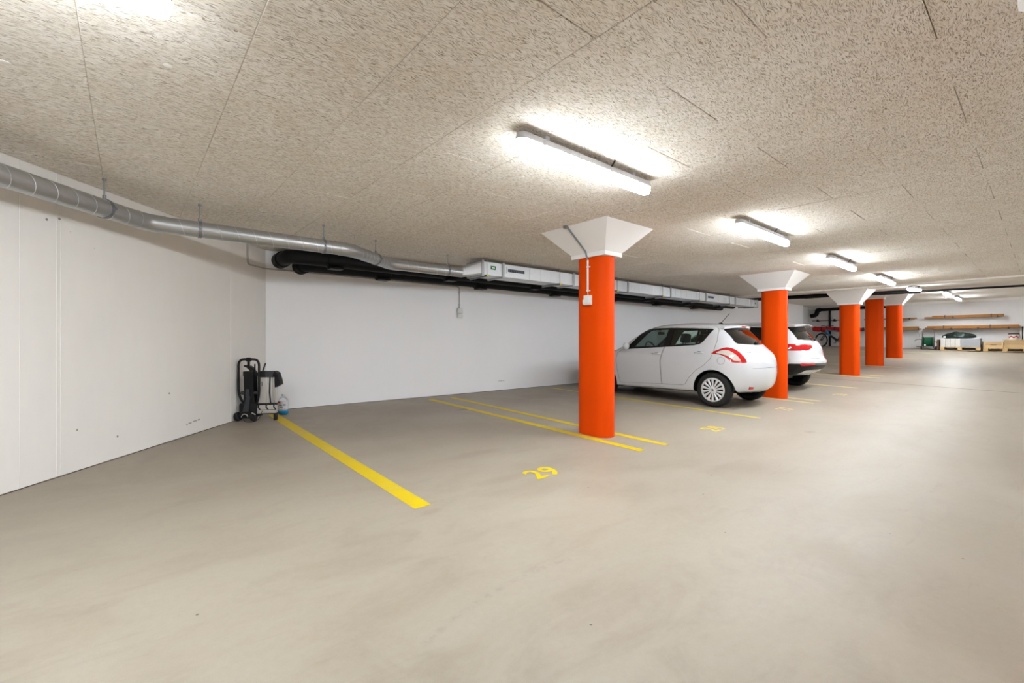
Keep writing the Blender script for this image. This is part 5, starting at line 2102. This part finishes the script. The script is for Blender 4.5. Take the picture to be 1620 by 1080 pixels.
for y, nm in ((0.95, 'right end by the bucket'), (1.80, 'above the crates'), (2.60, 'above the stone stack'), (5.1, 'hidden by the far columns')):
    bracket(y, 1.812, 0.39, 'pale bracket under the lower timber shelf, ' + nm)
bracket(3.64, 1.81, 0.40, 'pale braced bracket under the lower shelf beside the hose reel', True)
for (y, z, h_, lb_) in ((1.43, 2.28, 0.122, 'right end of the upper timber rack'), (2.80, 2.28, 0.122, 'left end of the upper timber rack'), (1.46, 1.81, 0.148, 'lower planks above the crates'), (2.84, 1.81, 0.148, 'lower planks by the hose reel')):
    b_ = MB()
    xa_, za_ = (-0.345, h_) if z < 2 else (-0.30, h_)
    b_.box(xa_, -0.012, -0.004, -0.01, 0.012, 0.003)
    b_.box(xa_, -0.012, za_ - 0.004, -0.01, 0.012, za_)
    b_.box(xa_, -0.012, 0.003, xa_ + 0.005, 0.012, za_ - 0.004)
    b_.box(-0.015, -0.012, 0.003, -0.01, 0.012, za_ - 0.004)
    o_ = b_.build('tie_strap', M['darkgrey'])
    o_.location = (WX - 0.035, y, z)
    tag(o_, 'dark tie strap around the ' + lb_, 'strap')

# hose reel cart
yb_, xb_ = 3.30, WX - 0.55
t = thing('hose_reel_cart', 'green hose reel on a brown tube cart under the timber shelf', 'hose reel', (xb_, yb_, Z0(yb_)))
zb_ = fz(xb_, yb_)
for s_ in (-1, 1):
    k = MB()
    k.tube(fillet([(xb_ - 0.12, yb_ + s_ * 0.20, zb_ + 0.02), (xb_ + 0.02, yb_ + s_ * 0.20, zb_ + 0.46), (xb_ + 0.10, yb_ + s_ * 0.185, zb_ + 0.86)], 0.1, 4), 0.013, 8)
    k.build('side_tube', M['bronze'], t)
k = MB()
k.tube(fillet([(xb_ + 0.10, yb_ - 0.185, zb_ + 0.84), (xb_ + 0.11, yb_ - 0.18, zb_ + 0.90), (xb_ + 0.11, yb_ + 0.18, zb_ + 0.90), (xb_ + 0.10, yb_ + 0.185, zb_ + 0.84)], 0.05, 5), 0.014, 8)
k.build('push_handle', M['bronze'], t)
k = MB()
rot = Matrix.Translation((xb_, yb_, zb_ + 0.33)) @ Matrix.Rotation(pi / 2, 4, 'X')
k.lathe([(0.10, -0.14)] + [(0.205 + 0.012 * (i % 2), -0.125 + 0.25 * i / 14) for i in range(15)] + [(0.10, 0.14)], 24, rot)
k.build('hose_coil', M['green'], t)
for s_ in (-1, 1):
    k = MB()
    k.lathe([(0.0, s_ * 0.15), (0.235, s_ * 0.15), (0.24, s_ * 0.158), (0.235, s_ * 0.166), (0.0, s_ * 0.166)], 24, rot)
    k.build('reel_flange', M['green'], t)
    k = MB()
    k.lathe([(0.02, -0.02), (0.07, -0.02), (0.075, 0.0), (0.07, 0.02), (0.02, 0.02)], 16, Matrix.Translation((xb_ + 0.10, yb_ + s_ * 0.235, zb_ + 0.075)) @ Matrix.Rotation(pi / 2, 4, 'X'))
    k.build('wheel', M['rubber'], t)
k = MB()
k.tube([(xb_ + 0.10, yb_ - 0.24, zb_ + 0.075), (xb_ + 0.10, yb_ + 0.24, zb_ + 0.075)], 0.010, 8)
k.tube([(xb_ - 0.12, yb_ - 0.21, zb_ + 0.02), (xb_ - 0.12, yb_ + 0.21, zb_ + 0.02)], 0.012, 8)
k.build('axle', M['bronze'], t)
k = MB()
k.tube([(xb_ - 0.02, yb_ - 0.16, zb_ + 0.33), (xb_ - 0.02, yb_ - 0.27, zb_ + 0.33), (xb_ - 0.08, yb_ - 0.28, zb_ + 0.28)], 0.012, 8)
k.build('crank', M['bronze'], t)
k = MB()
k.tube(arc((xb_ - 0.02, yb_ + 0.30, zb_ + 0.28), 0.17, 0.5, 2 * pi - 0.9, 22, (0, 1, 0), (0, 0, 1)), 0.011, 8)
k.build('hose_end', M['bronze'], t)
k = MB()
k.box(xb_ - 0.235, yb_ + 0.05, zb_ + 0.17, xb_ - 0.215, yb_ + 0.10, zb_ + 0.22)
k.build('tag', M['signwhite'], t)


# pallets
def pallet(x, y, label):
    z = fz(x, y)
    t_ = thing('pallet', label, 'pallet', (x, y, z), 0, 'wooden pallets by the far wall')
    for i, yy in enumerate((-0.53, 0.0, 0.53)):
        for xx in (-0.33, 0.0, 0.33):
            b_ = MB()
            b_.box(xx - 0.07, yy - 0.065, 0.022, xx + 0.07, yy + 0.065, 0.10)
            b_.build('block', M['pine'], t_, world=False)
    for xx in (-0.33, 0.0, 0.33):
        b_ = MB()
        b_.box(xx - 0.05, -0.6, 0.0, xx + 0.05, 0.6, 0.022)
        b_.build('bottom_board', M['pine'], t_, world=False)
    for yy in (-0.53, 0.0, 0.53):
        b_ = MB()
        b_.box(-0.40, yy - 0.065, 0.10, 0.40, yy + 0.065, 0.122)
        b_.build('cross_board', M['pine'], t_, world=False)
    for xx in (-0.35, -0.175, 0.0, 0.175, 0.35):
        b_ = MB()
        b_.box(xx - 0.055, -0.6, 0.122, xx + 0.055, 0.6, 0.144)
        b_.build('top_board', M['pine'], t_, world=False)
    return z + 0.144


PX = WX - 0.55
pz1 = pallet(PX, 2.29, 'wooden pallet carrying the stone blocks and grey slabs')
pz2 = pallet(PX, 1.02, 'wooden pallet carrying the timber crates')
# pale stone blocks: front half of the pallet seen from the aisle
rnd2 = random.Random(5)
bw, bd, bh = 0.148, 0.24, 0.118
for c in range(4):
    for r_ in range(3):
        for dpt in range(3):
            hh = bh
            if c % 2 == 1 and r_ == 2:
                hh = bh
            b_ = MB()
            b_.box(-bd / 2, -bw / 2 + 0.002, 0, bd / 2, bw / 2 - 0.002, hh - 0.002, 0.006)
            o_ = b_.build('stone_block', M['stone'])
            yy = 2.80 - c * 0.151
            o_.location = (PX - 0.26 + dpt * 0.25 + rnd2.uniform(-0.006, 0.006), yy, pz1 + 0.001 + r_ * bh)
            where = ('front', 'middle', 'back')[dpt]
            colw = ('leftmost', 'second', 'third', 'rightmost')[c]
            laye = ('bottom', 'middle', 'top')[r_]
            tag(o_, 'pale stone block, %s column, %s layer, %s row of the stack' % (colw, laye, where), 'stone', 'pale stone blocks on the pallet')
for r_ in range(8):
    b_ = MB()
    b_.box(-0.39, -0.285, 0, 0.39, 0.285, 0.044, 0.004)
    o_ = b_.build('paving_slab', M['slabgrey'])
    o_.location = (PX + rnd2.uniform(-0.006, 0.006), 1.985 + rnd2.uniform(-0.006, 0.006), pz1 + 0.001 + r_ * 0.0455)
    tag(o_, 'large grey paving slab in the stack beside the stone blocks, %s from the bottom' % ('first', 'second', 'third', 'fourth', 'fifth', 'sixth', 'seventh', 'topmost, eighth')[r_], 'slab', 'grey paving slabs on the pallet')
b_ = MB()
b_.box(-0.36, -0.03, 0, 0.36, 0.03, 0.44, 0.01)
o_ = b_.build('brown_board_bundle', M['brownbox'])
o_.location = (PX, 2.955, fz(PX, 2.95))
tag(o_, 'dark brown board bundle standing at the left end of the stone pallet', 'bundle')

# tarpaulin bundle on the stones
t = thing('tarp_bundle', 'crumpled dark green tarpaulin bundle lying on the stone stack', 'tarp', (PX, 2.35, pz1 + 0.366))
b_ = MB()


def tf_(u, v):
    a = 2 * pi * u
    prof_ = sin(pi * v)
    ln = 0.52
    y = -ln + 2 * ln * v
    rad = (0.05 + 0.16 * prof_ ** 0.8) * (1 + 0.10 * sin(5 * a + 9 * v) + 0.06 * sin(23 * v))
    if v < 0.01 or v > 0.99:
        rad *= 0.3
    z = max(0.0, 0.06 + rad * 1.05 * sin(a) * (0.9 if sin(a) > 0 else 0.4))
    return Vector((rad * 1.4 * cos(a), y, z))


b_.grid(tf_, 28, 34, closeu=True)
b_.build('tarpaulin', M['tarp'], t, world=False, smooth=60)
for y in (-0.32, 0.05, 0.34):
    b_ = MB()
    v = (y + 0.52) / 1.04
    b_.tube([tf_(i / 28, v) * 1.03 for i in range(28)], 0.008, 6, closed=True)
    b_.build('cord', M['black'], t, world=False)
b_ = MB()
b_.box(-0.20, 0.38, 0.03, -0.17, 0.45, 0.09)
b_.build('tag', M['signwhite'], t, world=False)


# crates of planks
def crate(y0_, y1_, n_, h_, label, handle=False):
    x0_, x1_ = PX - 0.40, PX + 0.40
    t_ = thing('timber_crate', label, 'crate', (PX, (y0_ + y1_) / 2, pz2 + 0.001))
    z = pz2 + 0.001
    ph = h_ / n_
    for i in range(n_):
        za, zb = z + i * ph, z + (i + 1) * ph - 0.006
        for (a, b, c, d) in ((x0_, y0_, x0_ + 0.025, y1_), (x1_ - 0.025, y0_, x1_, y1_), (x0_ + 0.025, y0_, x1_ - 0.025, y0_ + 0.025), (x0_ + 0.025, y1_ - 0.025, x1_ - 0.025, y1_)):
            b2 = MB()
            b2.box(a, b, za, c, d, zb)
            b2.build('plank', M['pine'], t_)
    b2 = MB()
    b2.box(x0_ + 0.025, y0_ + 0.025, z, x1_ - 0.025, y1_ - 0.025, z + h_ * 0.9)
    b2.build('filling', M['brownbox'], t_)
    for yy in (y0_ + 0.02, y1_ - 0.06):
        b2 = MB()
        b2.box(x0_ - 0.012, yy, z, x0_, yy + 0.04, z + h_)
        b2.build('corner_post', M['pine'], t_)
    if handle:
        b2 = MB()
        b2.prism([(-0.12, 0.0), (-0.06, -0.025), (0.06, -0.025), (0.12, 0.0)], (x0_ - 0.003, (y0_ + y1_) / 2, z + h_ * 0.55), (0, 1, 0), (0, 0, 1), (1, 0, 0), -0.003, 0.002)
        b2.build('hand_hole', M['slab'], t_)


crate(1.055, 1.61, 2, 0.255, 'lower timber crate with a hand hole, beside the paving slabs', True)
crate(0.44, 1.045, 2, 0.315, 'taller timber crate under the white bucket')
b_ = MB()
b_.box(-0.42, -0.33, 0, 0.42, 0.33, 0.02, 0.004)
o_ = b_.build('crate_lid', M['pine'])
o_.location = (PX, 0.76, pz2 + 0.318)
tag(o_, 'thin wooden lid board lying on the taller crate', 'lid')

# bucket
t = thing('bucket', 'white plastic bucket with red zigzag and black lid on the taller crate', 'bucket', (PX - 0.12, 0.80, pz2 + 0.34))
k = MB()
k.lathe([(0.0, 0.0), (0.125, 0.0), (0.13, 0.01), (0.145, 0.20), (0.15, 0.22)], 24)
k.build('pail', M['whiteplastic'], t, world=False)
k = MB()
k.lathe([(0.153, 0.20), (0.157, 0.215), (0.157, 0.235), (0.14, 0.243), (0.0, 0.243)], 24)
k.build('lid', M['black'], t, world=False)
k = MB()
zz = []
for i in range(49):
    a = 2 * pi * i / 48
    zc_ = 0.105 + 0.03 * (1 - abs((i % 8) - 4) / 2)
    r_ = 0.125 + 0.02 * zc_ / 0.2 + 0.0062
    zz.append((a, zc_))
vs_ = []
for a, zc_ in zz:
    for dz in (-0.026, 0.026):
        z = zc_ + dz
        r_ = 0.1305 + 0.0145 * (z - 0.01) / 0.19 + 0.0012
        vs_.append((r_ * cos(a), r_ * sin(a), z))
k.add(vs_, [(2 * i, 2 * i + 2, 2 * i + 3, 2 * i + 1) for i in range(48)])
k.build('zigzag_print', M['inkred'], t, world=False)
k = MB()
k.tube([(0.0, -0.16, 0.20), (-0.06, -0.168, 0.08), (0.0, -0.16, 0.03)], 0.006, 6)
k.build('bail_handle', M['black'], t, world=False)
t = thing('shelf_post', 'short black post at the right end of the lower shelf', 'post', (WX - 0.36, 0.585, pz2 + 0.34))
k = MB()
k.box(WX - 0.375, 0.57, pz2 + 0.34, WX - 0.345, 0.60, 1.86)
k.build('upright', M['black'], t)
k = MB()
k.box(WX - 0.38, 0.565, 1.80, WX, 0.605, 1.83)
k.build('arm', M['black'], t)

# bicycle leaning on the far wall
def bicycle():
    x, y = WX - 0.62, 6.72
    t_ = thing('bicycle', 'blue mountain bicycle parked before the red roll at the far wall', 'bicycle', (x, y, fz(x, y)), radians(6))
    R = 0.34

    def whl(p, yaw):
        k = MB()
        m_ = Matrix.Translation(p) @ Matrix.Rotation(yaw, 4, 'Z')
        k.tube([m_ @ Vector((0, R * cos(2 * pi * i / 36) * 0.93, R * sin(2 * pi * i / 36) * 0.93)) for i in range(36)], 0.032, 8, closed=True)
        w = k.build('wheel', M['rubber'], t_, world=False)
        k = MB()
        k.tube([m_ @ Vector((0, 0.29 * cos(2 * pi * i / 36), 0.29 * sin(2 * pi * i / 36))) for i in range(36)], 0.010, 6, closed=True)
        k.build('rim', M['darkgrey'], w, world=False)
        k = MB()
        for i in range(14):
            a = 2 * pi * i / 14
            k.tube([m_ @ Vector((0.02 * (-1) ** i, 0, 0)), m_ @ Vector((0, 0.29 * cos(a), 0.29 * sin(a)))], 0.0025, 4, cap=False)
        so = k.build('spokes', M['darkgrey'], w, world=False)
        k = MB()
        k.tube([m_ @ Vector((-0.05, 0, 0)), m_ @ Vector((0.05, 0, 0))], 0.02, 8)
        k.build('hub', M['black'], w, world=False)
    fw, rw_ = Vector((-0.06, 0.52, R)), Vector((0, -0.56, R))
    whl(fw, radians(-32))
    whl(rw_, 0)
    bb, st_, hd0, hd1 = Vector((0, -0.13, 0.31)), Vector((0, -0.30, 0.80)), Vector((0, 0.34, 0.72)), Vector((0, 0.30, 0.86))
    k = MB()
    k.tube([hd1 - Vector((0, 0, 0.03)), st_ - Vector((0, 0, 0.06))], 0.024, 10)
    k.tube([bb, st_], 0.02, 10)
    k.tube([hd0 - Vector((0, -0.01, 0.03)), hd1], 0.036, 10)
    k.tube([hd0, hd0 * 0.6 + bb * 0.4], [0.045, 0.042], 10)
    for s_ in (-0.045, 0.045):
        k.tube([bb + Vector((s_ * 0.5, 0, 0)), rw_ + Vector((s_, 0, 0))], 0.012, 8)
        k.tube([st_ - Vector((0, 0, 0.08)), rw_ + Vector((s_, 0, 0))], 0.011, 8)
    fr_ = k.build('frame', M['teal'], t_, world=False)
    k = MB()
    k.tube([hd0 * 0.6 + bb * 0.4, hd0 * 0.15 + bb * 0.85, bb], [0.045, 0.055, 0.04], 10)
    k.build('down_tube_cover', M['black'], fr_, world=False)
    k = MB()
    side = Vector((cos(radians(-32)), sin(radians(-32)), 0)) * 0.06
    for s_ in (-1, 1):
        k.tube([hd0 + side * s_ * 0.8 - Vector((0, 0, 0.05)), fw + side * s_], 0.018, 8)
    k.tube([hd0 + side * 0.9 - Vector((0, 0, 0.05)), hd0 - side * 0.9 - Vector((0, 0, 0.05))], 0.02, 8)
    k.build('fork', M['black'], t_, world=False)
    k = MB()
    hb = hd1 + Vector((0, 0.03, 0.16))
    sd = side.normalized()
    k.tube([hd1, hb], 0.016, 8)
    k.tube([hb - sd * 0.36 - Vector((0, 0.05, -0.03)), hb, hb + sd * 0.36 - Vector((0, 0.05, -0.03))], 0.014, 8)
    hbo = k.build('handlebar', M['black'], t_, world=False)
    for s_ in (-1, 1):
        k = MB()
        k.tube([hb + sd * s_ * 0.25 - Vector((0, 0.035, -0.02)), hb + sd * s_ * 0.37 - Vector((0, 0.052, -0.03))], 0.019, 8)
        k.build('grip', M['rubber'], hbo, world=False)
    k = MB()
    k.tube([st_, st_ + Vector((0, -0.05, 0.14))], 0.014, 8)
    k.build('seat_post', M['black'], t_, world=False)
    k = MB()
    sc = st_ + Vector((0, -0.06, 0.16))
    k.prism([(0.15, 0.02), (0.05, 0.03), (-0.06, 0.07), (-0.13, 0.07), (-0.13, -0.07), (-0.06, -0.07), (0.05, -0.03), (0.15, -0.02)], sc, (0, 1, 0), (1, 0, 0), (0, 0, 1), -0.02, 0.03)
    k.build('saddle', M['black'], t_, world=False)
    k = MB()
    k.lathe([(0.06, -0.004), (0.09, -0.004), (0.09, 0.004), (0.06, 0.004)], 20, Matrix.Translation(bb + Vector((-0.05, 0, 0))) @ Matrix.Rotation(pi / 2, 4, 'Y'), closed=True)
    k.tube([bb + Vector((-0.07, 0, 0)), bb + Vector((0.07, 0, 0))], 0.02, 8)
    for s_ in (-1, 1):
        e_ = bb + Vector((0.08 * s_, s_ * 0.12, -s_ * 0.12))
        k.tube([bb + Vector((0.07 * s_, 0, 0)), e_], 0.013, 8)
        k.box(e_.x - 0.05 + 0.04 * s_, e_.y - 0.045, e_.z - 0.012, e_.x + 0.05 + 0.04 * s_, e_.y + 0.045, e_.z + 0.012)
    k.build('crankset', M['black'], t_, world=False)
    k = MB()
    k.tube(arc(hb + Vector((0, 0.05, -0.05)), 0.11, 0.2, pi - 0.2, 10, sd, Vector((0, 0.3, -1)).normalized()), 0.005, 6)
    k.build('brake_cable', M['black'], hbo, world=False)


bicycle()
